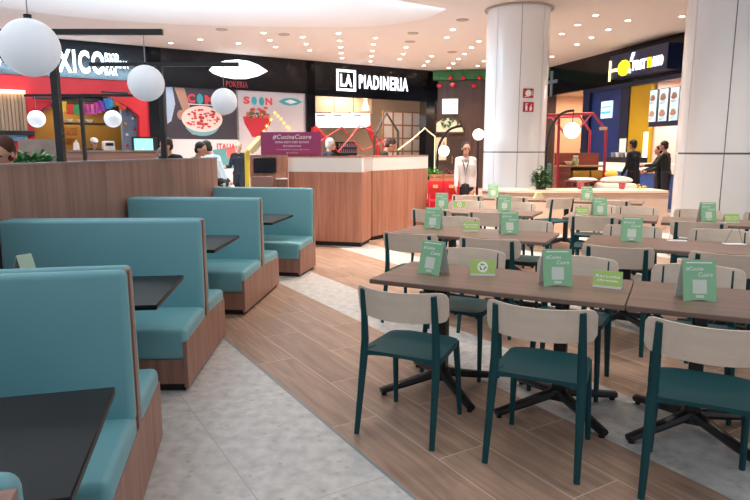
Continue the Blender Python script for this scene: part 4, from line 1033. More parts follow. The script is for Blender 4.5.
t.part('display', MB().box(a[0], c[0], -.05, 0, a[1], c[1]), emis('screen_ice', 'D5EAFA', .75)); t.part('band', MB().box(a[0] + .04, c[0] - .04, -.06, -.05, a[1] + .25 * (c[1] - a[1]), a[1] + .4 * (c[1] - a[1])), emis('screen_cyan', '3EB0E0', .7)); t.part('band', MB().box(a[0] + .04, c[0] - .04, -.06, -.05, a[1] + .62 * (c[1] - a[1]), a[1] + .7 * (c[1] - a[1])), emis('screen_cyan', '3EB0E0', .7))
# menu boards
for i, (p0, p1) in enumerate([(648.8, 658), (658.3, 669), (669.3, 680)]):
    a = k_(p0, 121, -.05); c = k_(p1, 88, -.05); zt2 = k_(656, 90, -.05)[1]; zb2 = k_(656, 121.5, -.05)[1]
    t = Thing('menu_screen', f'{ORD[i]} pale menu screen from the left beside the yellow wall', 'screen', FR, (a[0], -.05, zb2), 'menu screens of the blue shop')
    t.part('display', MB().box(a[0] + .02, c[0] - .02, -.08, 0, zb2, zt2), emis('menu_ice', 'C4E2EE', .55)); t.part('bezel', MB().box(a[0], c[0], -.04, .02, zb2 - .02, zt2 + .02), BLACK)
    w_ = c[0] - a[0]; 
    for j in range(2):
        cx_ = a[0] + w_ * .5; cz_ = zb2 + (zt2 - zb2) * (.75 - .5 * j)
        t.part('food_picture', MB().prism([(cx_ + w_ * .36 * math.cos(2 * PI * q / 14) * (1 + .2 * math.sin(5 * q)), cz_ + w_ * .30 * math.sin(2 * PI * q / 14)) for q in range(14)], -.09, -.08), mat('food_brown', 'CDA490', .5, var=.4, scale=12))
        t.part('text_lines', MB().box(a[0] + .15 * w_, c[0] - .2 * w_, -.085, -.08, cz_ - w_ * .42, cz_ - w_ * .38).box(a[0] + .15 * w_, c[0] - .4 * w_, -.085, -.08, cz_ - w_ * .52, cz_ - w_ * .48), mat('text_grey', '708088', .5))
t = Thing('navy_beam', 'dark navy beam under the pale menu screens', 'beam', FR, (xy1, -.1, 0)); a = k_(649, 127, -.1); c = k_(672, 122, -.1)
t.part('beam', MB().box(a[0], xe, -.12, .2, k_(655, 126.5, -.1)[1], k_(655, 122, -.1)[1]), NAVY); t.part('upper_beam', MB().box(xb0, xe, -.14, .1, zr - .12, zr + .02), NAVY)
# counter
zc = k_(615, 162.5, -1.0)[1]; zc2 = k_(615, 171, -1.0)[1]
a = k_(600, 165, -1.0)[0]
t = Thing('shop_counter', 'white and blue service counter of the blue shop', 'counter', FR, (a, -1.0, 0))
t.part('blue_front', MB().box(a, xe - 1, -1.0, -.4, 0, zc2), mat('counter_blue', '1C4890', .4)); t.part('white_band', MB().box(a - .05, xe - 1, -1.05, -.35, zc2, zc), WHITE); t.part('plinth', MB().box(a + .1, xe - 1, -.96, -.45, 0, .01), PLINTH)
q = zc
t = Thing('counter_fridge', 'dark display of trays and cups on the white counter', 'display case', FR, (a + .4, -.8, q))
t.part('case', MB().box(a + .05, a + 1.6, -.9, -.5, q, q + .16), BLACK)
for j in range(6): t.part('cup', MB().lathe([(.05, q + .16), (.07, q + .30), (.06, q + .30)], a + .2 + .24 * j, -.7, 10), CW if j % 2 else mat('cup_grey', '9A9AA2', .4))
single('price_card', MB().box(a + .35, a + .65, -.6, -.57, q + .30, q + .72), CW, 'white upright card above the dark display on the counter', 'card', FR, (a + .5, -.58, q + .3))
# kitchen shelves behind
for j in range(3):
    z = k_(660, 133 + 8 * j, 2.2)[1]
    t = Thing('kitchen_shelf', f'steel kitchen shelf in the lit pink kitchen, {ORD[j]} from the top', 'shelf', FR, (xy1 + .5, 2.3, z)); t.part('board', MB().box(xy1 + .3, xe - 1, 2.2, 2.6, z, z + .04), MATS['steel'] if 'steel' in MATS else CW)
    for i in range(5): t.part('jar', MB().lathe([(.08, z + .04), (.08, z + .28), (.05, z + .30)], xy1 + .6 + .35 * i, 2.4, 10), mat('jar_red' if (i + j) % 2 else 'jar_cream', 'B85040' if (i + j) % 2 else 'E8D8C0', .4))
single('tall_lamp', MB().box(*(lambda x: (x - .04, x + .04))(k_(645, 150, -.2)[0]), -.25, -.15, 1.2, k_(645, 132, -.2)[1]), emis('tube_light', 'FFE8B8', 1.6), 'narrow upright light strip at the edge of the yellow wall', 'lamp', FR, (k_(645, 150, -.2)[0], -.2, 1.2))
# sign
yS = -.6
a = k_(609, 79, yS); c = k_(668, 52, yS)
z0 = (k_(609, 79, yS)[1] + k_(668, 69, yS)[1]) / 2; z1 = (k_(609, 58, yS)[1] + k_(668, 41, yS)[1]) / 2
t = Thing('shop_sign', 'dark blue box sign with yellow fork emblem and lit white lettering', 'sign', FR, (a[0], yS, z0))
t.part('box', MB().box(a[0], c[0], yS, -.15, z0, z1), mat('sign_navy', '16224A', .35)); 
def S(px, py): return k_(px, py, yS)
l0 = S(633, 71.5); l1 = S(663, 64); zl0 = (l0[1] + l1[1]) / 2; zl1 = (S(633, 61)[1] + S(663, 54.5)[1]) / 2
wL = (l1[0] - l0[0]) / 9.0
t.part('lettering', MB().text('FRIT', l0[0], l0[0] + wL * 4, zl0, zl1, yS, .03, .035), SIGNW)
t.part('lettering', MB().text('AMO', l0[0] + wL * 5.9, l1[0], zl0, zl1, yS, .03, .035), SIGNW)
t.part('yellow_lettering', MB().text('TI', l0[0] + wL * 4.3, l0[0] + wL * 5.6, zl0, zl1, yS, .03, .035), emis('sign_yellow', 'F4D018', 1.6))
ce = S(624.5, 68); R_ = abs(S(624.5, 60)[1] - ce[1])
t.part('round_emblem', MB().prism([(ce[0] + R_ * 1.15 * math.cos(2 * PI * i / 24), ce[1] + R_ * (.95 + .07 * math.sin(3 * i)) * math.sin(2 * PI * i / 24)) for i in range(24)], yS - .05, yS), emis('sign_yellow', 'F4D018', 1.6))
f0 = S(610.5, 70.5); f1 = S(619, 69.5)
t.part('fork_emblem', MB().box(f0[0], f1[0], yS - .04, yS, ce[1] - .05, ce[1] + .03).box(f0[0] - .03, f0[0] + .03, yS - .04, yS, ce[1] - .32, ce[1] + .30), emis('sign_pale_yellow', 'F4E8A0', 1.6))
sp = S(632.5, 57); t.part('spark', MB().prism([(sp[0] - .07, sp[1] - .12), (sp[0] + .0, sp[1] - .12), (sp[0] + .12, sp[1] + .12), (sp[0] + .02, sp[1] + .12)], yS - .04, yS), SIGNW)
t.part('spark', MB().prism([(sp[0] - .16, sp[1] - .42), (sp[0] - .04, sp[1] - .46), (sp[0] - .02, sp[1] - .34), (sp[0] - .14, sp[1] - .32)], yS - .04, yS), SIGNW)
a = k_(546.5, 84, -.2); 
t = Thing('wall_cross', 'small pale star-like cross on the dark fascia right of the left column', 'emblem', FR, (a[0], -.2, a[1]))
t.part('star', MB().box(a[0] + .28, a[0] + .40, -.2, -.15, a[1] - .5, a[1] + .45).box(a[0] - .02, a[0] + .75, -.2, -.15, a[1] - .02, a[1] + .1), mat('pale_blue_metal', '8FA0B4', .4, .3))

# ================================================================= LOW WALL with ledge, plant and small furniture
PEACH = mat('peach_ledge', 'DEC4B0', .5, var=.03)
ld = lambda px: (px - 375) / 618.0
xa, xc = ld(487) * 12.1, ld(672) * 12.0
t = Thing('low_wall', 'long low peach wall with a pale ledge before the columns', 'low wall', W, ((xa + xc) / 2, 12.2, 0))
pth = [(2.2, 12.55), (2.4, 12.25), (2.75, 12.05), (3.2, 12.0), (xc, 12.0)]
t.part('body', strip(pth, .75, 0, .72), PEACH); t.part('ledge', strip([(x - .02, y - .03) for x, y in pth], .82, .72, .765), mat('ledge_stone', 'E6D2BE', .4, var=.06, scale=6)); t.part('edge_strip', strip([(x, y - .035) for x, y in pth], .01, .70, .72), mat('ledge_brown', 'A8846C', .5))
# conifer-like plant
p = atY(541, 187, 12.35)
t = Thing('potted_plant', 'small bushy green plant on the pale ledge by the left column', 'plant', W, (p.x, 12.35, .765))
t.part('pot', MB().lathe([(.09, .765), (.12, .90), (.11, .90)], p.x, 12.35, 16), mat('pot_dark', '3A3A34', .6))
t.part('foliage', leaves((p.x, 12.35, .88), .20, 420, .10, .2, 11, 1.7), mat('plant_green', '3E6A38', .5, var=.4, scale=30), kind='stuff')
t.part('flowers', leaves((p.x, 12.35, .93), .17, 40, .05, 0, 12, 1.6), mat('plant_rose', 'C87878', .5), kind='stuff')
# arc lamps
def arc_lamp(px_base, pts, gp, r, Y, label, zb=0, gm=GLOBE_ON):
    P = [tuple(atY(a, b, Y)) for a, b in pts]; base = (P[0][0], Y, zb)
    t = Thing('arc_lamp', label, 'lamp', W, base)
    pp = [(P[0][0], Y, zb + .02)] + P; pp = catmull(pp, 5)
    t.part('stem', MB().tube(pp, .028, 8), BLACK); t.part('base', MB().lathe([(.16, zb), (.16, zb + .03)], P[0][0], Y, 20), BLACK)
    q = atY(gp[0], gp[1], Y); gl = t.part('globe', MB().ball(tuple(q), r, 24, 16), gm)
    t.part('hanger', MB().tube([tuple(q + Vector((0, 0, r * .9))), tuple(P[-1] if abs(P[-1][0] - q.x) < .25 else (q.x, Y, q.z + r * 1.6))], .01, 6), BLACK)
arc_lamp(547, [(546, 170), (546.5, 150), (550, 131), (557, 118), (565, 112), (574, 110.5)], (572, 130.5), .17, 13.4, 'black arc lamp with a lit oval globe right of the left column')
arc_lamp(437, [(437, 172), (438, 152), (441, 141), (448, 131), (455, 127.3), (462, 126)], (443.8, 151), .125, 14.0, 'black arc lamp with a lit white globe near the red chairs')
p = atY(478.5, 134.5, 13.9)
t = Thing('pole_lamp', 'dark pole lamp with lit globe behind the walking woman', 'lamp', W, (p.x, 13.9, 0))
t.part('pole', MB().tube([(p.x, 13.9, .03), (p.x, 13.9, p.z - .1)], .03, 8), mat('dark_red_brown', '3A1E1C', .4)); t.part('globe', MB().ball(tuple(p), .125, 24, 16), GLOBE_ON); t.part('base', MB().lathe([(.16, 0), (.16, .03)], p.x, 13.9, 20), BLACK)
# wooden cabin with red pipe frame
Yc = 15.2; q = lambda px, py, Y=Yc: tuple(atY(px, py, Y))
t = Thing('cabin_frame', 'red pipe frame shaped like a house around the wooden shelf unit', 'frame', W, (q(547, 190)[0], Yc, 0))
RP = mat('red_pipe', 'B0283A', .4); x0 = q(548, 150)[0]; x1 = q(606, 150)[0]
t.part('front_pipe', MB().tube([(q(559.5, 150)[0], Yc, 0), q(559, 118), q(548, 115.2), q(593, 113.5), q(606, 130.5), (x1, Yc, 0)], .035, 8), RP)
t.part('rear_pipe', MB().tube([(x0 + .1, Yc + 1.2, 0), (x0 + .1, Yc + 1.2, q(548, 116)[2]), (x1 - .3, Yc + 1.2, q(592, 113.5)[2]), (x1, Yc + 1.2, q(604, 130)[2]), (x1, Yc + 1.2, 0)], .035, 8), RP)
t.part('brace', MB().tube([q(551, 116), q(565, 134)], .03, 8).tube([q(592, 113.5), q(578, 130)], .02, 6), mat('pink_pipe', 'D87A8A', .4))
t.part('hook_lamp', MB().box(q(600, 129)[0], q(606.5, 129)[0], Yc - .05, Yc + .05, q(600, 130)[2], q(600, 127)[2]), mat('lamp_cream', 'E8C8A0', .5))
CB = wood('cabin_wood', '7A3A2C', '9C5442', 'x', 1, .5)
xl, xr = q(560, 170)[0], q(605.5, 170)[0]
t = Thing('shelf_unit', 'reddish wooden shelf unit with a mustard bench under the red frame', 'shelf', W, ((xl + xr) / 2, Yc + .2, 0))
t.part('top_board', MB().box(xl, xr, Yc + .5, Yc + .56, q(570, 166)[2], q(570, 153)[2]), CB); t.part('shelf_board', MB().box(xl, xr, Yc + .05, Yc + .5, q(570, 167)[2], q(570, 165.5)[2]), mat('shelf_light', 'B08868', .5))
t.part('side_panel', MB().box(xl, xl + .3, Yc + .1, Yc + .5, 0, q(570, 167)[2]), CB); t.part('back_panel', MB().box(xl, xr, Yc + .5, Yc + .56, 0, q(570, 166)[2]), wood('cabin_dark', '4A2620', '6A3A2E', 'x', 1, .5))
for k, (a_, b_) in enumerate([(572, 589), (590, 605)]):
    c0 = q(a_, 178, Yc + .1); c1 = q(b_, 170.5, Yc + .1); t.part('bench_cushion', MB().box(c0[0], c1[0], Yc + .02, Yc + .45, c0[2], c1[2], .03, 2), mat('mustard_cushion', 'B88A28', .7))
t.part('bench_base', MB().box(q(571, 178)[0], xr, Yc + .05, Yc + .45, 0, q(571, 178.2)[2]), CB)
c0 = q(576, 164.8, Yc + .2)
t2 = Thing('jar', 'pale green jar standing on the wooden shelf', 'jar', W, (c0[0], Yc + .25, q(570, 165.5)[2])); t2.part('body', MB().lathe([(.07, q(570, 165.5)[2]), (.085, c0[2] + .12), (.06, c0[2] + .16), (.06, c0[2] + .2)], c0[0], Yc + .25, 14), mat('jar_green', 'A8B088', .4)); t2.part('lid', MB().lathe([(.065, c0[2] + .2), (.065, c0[2] + .23)], c0[0], Yc + .25, 14), CW)
single('bowl', MB().lathe([(.04, q(570, 165.5)[2]), (.12, q(570, 165.5)[2] + .10), (.11, q(570, 165.5)[2] + .10)], c0[0] - .17, Yc + .2, 16), mat('bowl_cream', 'E0D0B0', .4), 'cream bowl left of the jar on the wooden shelf', 'bowl', W, (c0[0] - .17, Yc + .2, q(570, 165.5)[2]))
c0 = atY(543, 185, 14.2); c1 = atY(557, 164, 14.2)
t = Thing('upholstered_bench', 'grey green upholstered bench behind the plant', 'bench', W, ((c0.x + c1.x) / 2, 14.2, 0)); t.part('backrest', MB().box(c0.x + .1, c1.x, 14.6, 14.75, .3, c1.z, .03, 2), mat('bench_grey_green', '5E7A70', .7)); t.part('seat', MB().box(c0.x + .1, c1.x, 14.2, 14.6, .0, .45, .03, 2), MATS['bench_grey_green'])
# white round cafe tables with red stools behind the ledge
for k, (px, py, rr, lab) in enumerate([(583, 180, .25, 'white oval cafe table on red legs before the wooden shelf unit')]):
    p = atY(px, py, 13.6)
    t = Thing('cafe_table', lab, 'table', W, (p.x, 13.6, 0)); t.part('tabletop', MB().lathe([(rr * .4, p.z - .05), (rr * 1.1, p.z), (rr * 1.25, p.z + .015), (rr * .9, p.z + .05)], p.x, 13.6, 32), WHITE)
    t.part('stem', MB().tube([(p.x, 13.6, .02), (p.x, 13.6, p.z - .04)], .05, 10), RP); t.part('base', MB().lathe([(.25, 0), (.25, .02)], p.x, 13.6, 20), RP)
for k, px in enumerate([571, 579, 588, 597]):
    p = atY(px, 183, 14.3)
    t = Thing('red_stool', f'dark red stool behind the white oval table, {ORD[k]} from the left', 'stool', W, (p.x, 14.3, 0), 'dark red stools behind the ledge')
    t.part('seat', MB().lathe([(.13, p.z), (.15, p.z + .05), (.12, p.z + .06)], p.x, 14.3, 16), mat('stool_red', '7E2A34', .5))
    for s_ in (-1, 1): t.part('leg', MB().tube([(p.x + s_ * .14, 14.25, 0), (p.x + s_ * .08, 14.3, p.z)], .02, 6), MATS['stool_red']); t.part('leg', MB().tube([(p.x + s_ * .14, 14.42, 0), (p.x + s_ * .08, 14.34, p.z)], .02, 6), MATS['stool_red'])
p = atY(619, 183, 13.2)
t = Thing('cushioned_seat', 'cream rounded seat with a pale piled cushion left of the man in black', 'seat', W, (p.x, 13.2, 0))
t.part('seat', MB().box(p.x - .42, p.x + .34, 13.0, 13.6, .0, p.z + .0, .08, 3), mat('cream_fabric', 'D8CABC', .8, var=.08)); t.part('cushion', MB().ball((p.x - .02, 13.3, p.z + .05), .30, 20, 10, (1.15, .8, .33)), MATS['cream_fabric'])
single('yellow_cushion', MB().ball((p.x - .12, 13.35, p.z + .19), .13, 16, 10, (1.1, .8, .6)), mat('cushion_yellow', 'D8B840', .7), 'small yellow cushion lying on the cream seat', 'cushion', W, (p.x - .12, 13.35, p.z + .12))
for k, px in enumerate([580.5, 622]):
    p = atY(px, 187, 12.4)
    single('red_cup', MB().lathe([(.05, .765), (.075, .90), (.07, .90), (.045, .78)], p.x, 12.4, 14), mat('cup_rose', 'A84858', .4), ('rose red cup on the ledge below the white oval table', 'rose red cup on the ledge below the cream seat')[k], 'cup', W, (p.x, 12.4, .765))
single('yellow_flowers', leaves((atY(640, 187, 12.3).x, 12.3, .775), .10, 40, .06, 0, 4), mat('flower_yellow', 'E8D060', .5), 'small heap of yellow flowers on the ledge at the feet of the man in black', 'flowers', W, (atY(640, 187, 12.3).x, 12.3, .765), kind='stuff')
# red chairs and market crates beyond the counter
REDP = mat('red_plastic', 'C81E30', .35)
for k, px in enumerate([435.5, 451.5]):
    p = atY(px, 192, 11.6); z1 = atY(px, 181.5, 11.6).z; zs_ = .60
    t = Thing('red_chair', ('left-hand red chair beside the wooden counter', 'right-hand red chair beside the wooden counter')[k], 'chair', W, (p.x, 11.6, 0), 'red chairs beyond the counter')
    t.part('backrest', MB().box(p.x - .15, p.x + .15, 11.58, 11.62, z1 - .24, z1, .015, 2), REDP); t.part('seat', MB().box(p.x - .15, p.x + .15, 11.6, 11.92, zs_ - .04, zs_, .01, 1), REDP)
    for s_ in (-1, 1):
        t.part('leg', MB().tube([(p.x + s_ * .13, 11.6, 0), (p.x + s_ * .13, 11.6, z1 - .2)], .016, 6), REDP); t.part('leg', MB().tube([(p.x + s_ * .13, 11.9, 0), (p.x + s_ * .13, 11.9, zs_)], .016, 6), REDP)
    t.part('yellow_tag', MB().box(p.x - .05, p.x + .04, 11.57, 11.58, z1 - .12, z1 - .06), mat('tag_yellow', 'E8B060', .5))
p0 = atY(429, 181, 12.6); p1_ = atY(497, 178, 12.6)
t = Thing('red_market_table', 'red market table with crates behind the red chairs', 'table', W, ((p0.x + p1_.x) / 2, 12.8, 0))
t.part('tabletop', MB().box(p0.x, p0.x + .95, 12.6, 13.2, p0.z - .06, p0.z), REDP)
t.part('skirt', MB().box(p0.x + .03, p0.x + .9, 12.65, 13.1, .15, p0.z - .06), REDP)
for sx in (.05, .87):
    for sy in (12.65, 13.1): t.part('leg', MB().box(p0.x + sx - .02, p0.x + sx + .02, sy - .02, sy + .02, 0, p0.z - .06), REDP)
for k, px in enumerate([436, 449]):
    p = atY(px, 176, 12.9)
    t = Thing('wooden_crate', ('open wooden crate at the left of the red market table', 'open wooden crate at the right of the red market table')[k], 'crate', W, (p.x, 12.9, p0.z))
    b = MB(); 
    for j in range(2): b.box(p.x - .13, p.x + .13, 12.78, 12.79, p0.z + .01 + .07 * j, p0.z + .06 + .07 * j).box(p.x - .13, p.x + .13, 13.01, 13.02, p0.z + .01 + .07 * j, p0.z + .06 + .07 * j)
    b.box(p.x - .13, p.x + .13, 12.78, 13.02, p0.z, p0.z + .01).box(p.x - .13, p.x - .12, 12.79, 13.01, p0.z, p0.z + .13).box(p.x + .12, p.x + .13, 12.79, 13.01, p0.z, p0.z + .13)
    t.part('slats', b, mat('crate_wood', 'B98A68', .6)); t.part('contents', leaves((p.x, 12.9, p0.z + .1), .12, 60, .07, 0, 20 + k), mat('produce_green' if k == 0 else 'produce_violet', '5CA040' if k == 0 else '7A4A5E', .5, var=.3), kind='stuff')
p = atY(431, 166, 13.1)
single('hanging_plant', leaves((p.x + .05, 13.1, p.z - .22), .17, 120, .10, .1, 31), mat('leaf_bright', '4FA838', .5, var=.3), 'bright green leafy plant just right of the wooden counter', 'plant', W, (p.x, 13.1, p0.z), kind='stuff')
p0b = atY(484, 199, 13.4)
t = Thing('round_bench', 'low pale round bench around the foot of the left column', 'bench', W, (C1[0], C1[1], 0)); 
t.part('seat', MB().lathe([(.76, .30), (1.12, .30), (1.14, .34), (1.12, .38), (.76, .38), (.76, .30)], C1[0], C1[1], 48, caps=False), mat('pale_blue_bench', 'A8BCC4', .4)); t.part('plinth', MB().lathe([(.76, 0), (1.0, 0), (1.0, .30), (.76, .30), (.76, 0)], C1[0], C1[1], 48, caps=False), CLAD)
# ================================================================= PEOPLE
SKIN = mat('skin', 'C08E78', .55, var=.05); SKIN2 = mat('skin_pale', 'D2A48E', .55, var=.05)
def remesh(mb, name, m, parent, vox=.010, smooth=2):
    me = mb.mesh(name, m); o = bpy.data.objects.new(name, me); COL.objects.link(o)
    r = o.modifiers.new('r', 'REMESH'); r.mode = 'VOXEL'; r.voxel_size = vox; r.use_smooth_shade = True
    s = o.modifiers.new('s', 'SMOOTH'); s.factor = .5; s.iterations = smooth
    bpy.context.view_layer.update(); dg = bpy.context.evaluated_depsgraph_get()
    me2 = bpy.data.meshes.new_from_object(o.evaluated_get(dg)); o.modifiers.clear(); o.data = me2
    if not me2.materials: me2.materials.append(m)
    o.parent = parent; return o
def rotx(v, a):  # forward pitch about the body's left-right axis (x); facing +y
    c, s = math.cos(a), math.sin(a); return Vector((v.x, v.y * c - v.z * s, v.y * s + v.z * c))
def person(label, loc, face, H=1.7, lean=0, legs=((0, 0), (0, 0)), arms=((0, 8, 10), (0, 8, 10)), top='222226', bottom='1C1E26', skin=None, hair='2A1C16', hairstyle='short',
           head=(0, 0), skirt=False, shw=.175, shoes='1A1A1A', cap=None, glasses=False, coat=False, extra=None):
    """face: world heading of the gaze in degrees (0 = away from camera, 180 = towards it); angles in degrees"""
    k = H / 1.72; D = math.radians; skin = skin or SKIN
    e = bpy.data.objects.new('person', None); COL.objects.link(e); e.location = loc; e.rotation_euler = (0, 0, -D(face)); e['label'] = label; e['category'] = 'person'
    ln = -D(lean)
    hip = Vector((0, 0, .93)); up = lambda v: rotx(v, ln)
    J = {'hip': hip, 'waist': hip + up(Vector((0, 0, .16))), 'chest': hip + up(Vector((0, .0, .36))), 'neck': hip + up(Vector((0, -.01, .53))), 'headb': hip + up(Vector((0, .01, .60)))}
    hp = ln - D(head[0]); hy = D(head[1])
    hc = J['headb'] + rotx(Vector((0, .02, .10)), hp)
    def HD(x, y, z):
        c, s = math.cos(-hy), math.sin(-hy); return hc + rotx(Vector((x * c - y * s, x * s + y * c, z)), hp)
    feet = []; L = []
    for s, (th, kn) in zip((-1, 1), legs):
        a = hip + Vector((s * .09, 0, -.02)); b_ = a + rotx(Vector((s * .01, 0, -.42)), D(th)); c = b_ + rotx(Vector((0, 0, -.42)), D(th - kn)); L.append((a, b_, c)); feet.append(c.z)
    dz = -(min(feet) - .07); 
    A = []
    for s, (sh, ab, el) in zip((-1, 1), arms):
        a = hip + up(Vector((s * shw, -.01, .48))); v = Vector((math.sin(D(ab)) * s, 0, -math.cos(D(ab)))); b_ = a + rotx(v * .29, ln + D(sh)); v2 = rotx(Vector((0, 0, -1)), D(el)); v2 = Vector((v2.x + s * math.sin(D(ab)) * .3, v2.y, v2.z)).normalized(); c = b_ + rotx(v2 * .25, ln + D(sh)); hd = rotx(v2, ln + D(sh)).normalized(); A.append((a, b_, c, hd, s))
    T = lambda v: (Vector(v) + Vector((0, 0, dz))) * k
    def cap_(mb, p, q, r1, r2): mb.cap(T(p), T(q), r1 * k, r2 * k)
    b = MB()
    # trunk
    def torso(mb, g):
        for s in (-1, 1):
            cap_(mb, hip + Vector((s * .075, 0, 0)), J['waist'] + Vector((s * .055, 0, 0)), .095 + g, .085 + g)
            cap_(mb, J['waist'] + Vector((s * .055, 0, 0)), J['chest'] + Vector((s * .08, 0, 0)), .085 + g, .10 + g)
            cap_(mb, J['chest'] + Vector((s * .08, 0, 0)), hip + up(Vector((s * (shw - .035), -.01, .475))), .10 + g, .058 + g)
            cap_(mb, J['neck'] + up(Vector((0, 0, -.03))), hip + up(Vector((s * (shw - .025), -.01, .485))), .055 + g, .052 + g)
    torso(b, 0)
    cap_(b, J['neck'] + up(Vector((0, 0, -.06))), J['headb'], .056, .052)
    # head with jaw, nose, ears
    def hb(mb, x, y, z, r, sc): 
        tmp = MB().ball((0, 0, 0), 1, 20, 14); 
        mb.add([T(HD(x + v[0] * r * sc[0], y + v[1] * r * sc[1], z + v[2] * r * sc[2])) for v in tmp.v], tmp.f, True)
    hb(b, 0, 0, .03, .1, (.76, .95, .92)); hb(b, 0, .02, -.045, .07, (.80, .92, .95)); hb(b, 0, .075, -.085, .025, (1.1, .9, .8))
    hb(b, 0, .098, -.012, .016, (.8, 1.2, 1.6)); hb(b, 0, .086, -.052, .018, (1.5, .6, .5))
    for s in (-1, 1): hb(b, s * .077, -.005, -.01, .025, (.4, .9, 1.3))
    for s in (-1, 1): hb(b, s * .03, .082, .028, .014, (1.6, .6, .5))
    for (a, b1, c1), s in zip(L, (-1, 1)):
        cap_(b, a, b1, .085, .055); cap_(b, b1, c1, .054, .036)
        cap_(b, c1 + Vector((0, -.02, -.025)), c1 + Vector((s * .01, .13, -.045)), .034, .026)
    for a, b1, c1, hd, s in A:
        cap_(b, a, b1, .048, .038); cap_(b, b1, c1, .038, .026)
        side = hd.cross(Vector((0, 1, 0)) if abs(hd.y) < .8 else Vector((0, 0, 1))).normalized(); nrm = side.cross(hd).normalized()
        cap_(b, c1, c1 + hd * .07, .026, .030); cap_(b, c1 + hd * .03 + nrm * .012, c1 + hd * .075 + nrm * .016, .02, .02); cap_(b, c1 + hd * .03 - nrm * .012, c1 + hd * .075 - nrm * .016, .02, .02)
        for i, fl in enumerate((.068, .08, .074, .058)):
            o_ = nrm * (.030 - .020 * i); p1 = c1 + hd * .085 + o_; p2 = p1 + hd * fl * .55 - side * .008 * s; p3 = p2 + hd * fl * .42 - side * .02 * s
            cap_(b, p1, p2, .0095, .009); cap_(b, p2, p3, .009, .0075)
        p1 = c1 + hd * .03 + nrm * .028; p2 = p1 + hd * .035 + nrm * .028; cap_(b, p1, p2, .012, .0105); cap_(b, p2, p2 + hd * .03 + nrm * .006, .0105, .009)
    body = remesh(b, 'body', skin, e, .008, 2)
    # eyes
    m = MB()
    for s in (-1, 1): hb(m, s * .03, .086, .012, .011, (1.3, .5, .7))
    o = bpy.data.objects.new('eyes', m.mesh('eyes', mat('eye_dark', '2A201C', .3))); COL.objects.link(o); o.parent = e
    # clothes
    TM = mat('cloth_' + top, top, .85, var=.12, scale=12); BM_ = mat('cloth_' + bottom, bottom, .85, var=.12, scale=12)
    m = MB(); torso(m, .014)
    if coat: cap_(m, hip + Vector((-.07, 0, -.02)), hip + Vector((-.08, 0, -.20)), .115, .12); cap_(m, hip + Vector((.07, 0, -.02)), hip + Vector((.08, 0, -.20)), .115, .12)
    for a, b1, c1, hd, s in A: cap_(m, a, b1, .062, .052); cap_(m, b1, c1 - hd * .015, .052, .040)
    remesh(m, 'jacket', TM, e, .010, 3)
    m = MB()
    if skirt:
        for s in (-1, 1): cap_(m, hip + Vector((s * .07, 0, -.01)), hip + Vector((s * .08, .01, -.42)), .108, .105)
        cap_(m, hip + Vector((0, 0, -.05)), hip + Vector((0, .01, -.42)), .12, .115)
    else:
        for (a, b1, c1), s in zip(L, (-1, 1)): cap_(m, a + Vector((0, 0, .04)), b1, .106, .072); cap_(m, b1, c1 + Vector((0, 0, .015)), .072, .056)
        cap_(m, hip + Vector((-.05, 0, 0)), hip + Vector((.05, 0, 0)), .11, .11)
    remesh(m, 'skirt' if skirt else 'trousers', BM_, e, .010, 3)
    m = MB()
    for (a, b1, c1), s in zip(L, (-1, 1)): cap_(m, c1 + Vector((0, -.03, -.035)), c1 + Vector((s * .012, .15, -.047)), .036, .030)
    m.v = [(v[0], v[1], max(v[2], 0)) for v in m.v]
    o = bpy.data.objects.new('shoes', m.mesh('shoes', mat('shoe_' + shoes, shoes, .4))); COL.objects.link(o); o.parent = e
    # hair
    m = MB(); HM = mat('hair_' + hair, hair, .7, var=.35, scale=90)
    hb(m, 0, -.018, .048, .104, (.82, .94, .88)); hb(m, 0, -.05, -.01, .08, (.92, .75, 1.0))
    if hairstyle in ('long', 'bun', 'tied'):
        for s in (-1, 1): hb(m, s * .06, -.01, -.02, .04, (.6, 1.0, 1.6))
        if hairstyle == 'long': hb(m, 0, -.06, -.12, .09, (.95, .55, 1.4))
        else: hb(m, 0, -.115, .02 if hairstyle == 'bun' else -.04, .045, (1, 1, 1.1 if hairstyle == 'bun' else 2.0))
    if hairstyle != 'bald': remesh(m, 'hair', HM, e, .008, 1)
    if cap:
        m = MB(); hb(m, 0, -.01, .07, .112, (.86, .98, .66)); hb(m, 0, .09, .055, .06, (1.1, 1.2, .15)); remesh(m, 'cap', mat('cap_' + cap, cap, .7), e, .008, 1)
    if extra == 'lanyard':
        m = MB(); m.tube([T(J['neck'] + Vector((-.07, .02, -.02))), T(J['chest'] + Vector((-.035, .125, .03))), T(J['waist'] + Vector((0, .125, .02))), T(J['chest'] + Vector((.035, .125, .03))), T(J['neck'] + Vector((.07, .02, -.02)))], .010, 6)
        o = bpy.data.objects.new('scarf', m.mesh('scarf', mat('scarf_dark', '3A3440', .8))); COL.objects.link(o); o.parent = e
    if glasses:
        m = MB()
        for s in (-1, 1): m.tube([T(HD(s * .032 + .021 * math.cos(t * PI / 6), .100, .012 + .017 * math.sin(t * PI / 6))) for t in range(13)], .002, 5)
        m.tube([T(HD(-.012, .102, .014)), T(HD(.012, .102, .014))], .002, 5)
        for s in (-1, 1): m.tube([T(HD(s * .052, .098, .014)), T(HD(s * .078, .01, .012))], .002, 5)
        o = bpy.data.objects.new('glasses', m.mesh('glasses', BLACK)); COL.objects.link(o); o.parent = e
    return e
def pos(px, Y): return ((px - 375) / 618.0 * Y, Y, 0)
person('person in a white jacket and black skirt walking with glasses on, by the left column', pos(466, 11.7), 188, 1.68, 2, legs=((14, 6), (-10, 12)), arms=((-10, 4, 22), (14, 4, 18)), shw=.150, extra='lanyard', top='CBC3C2', bottom='18161A', hair='241814', hairstyle='tied', head=(4, -12), skirt=True, glasses=True)
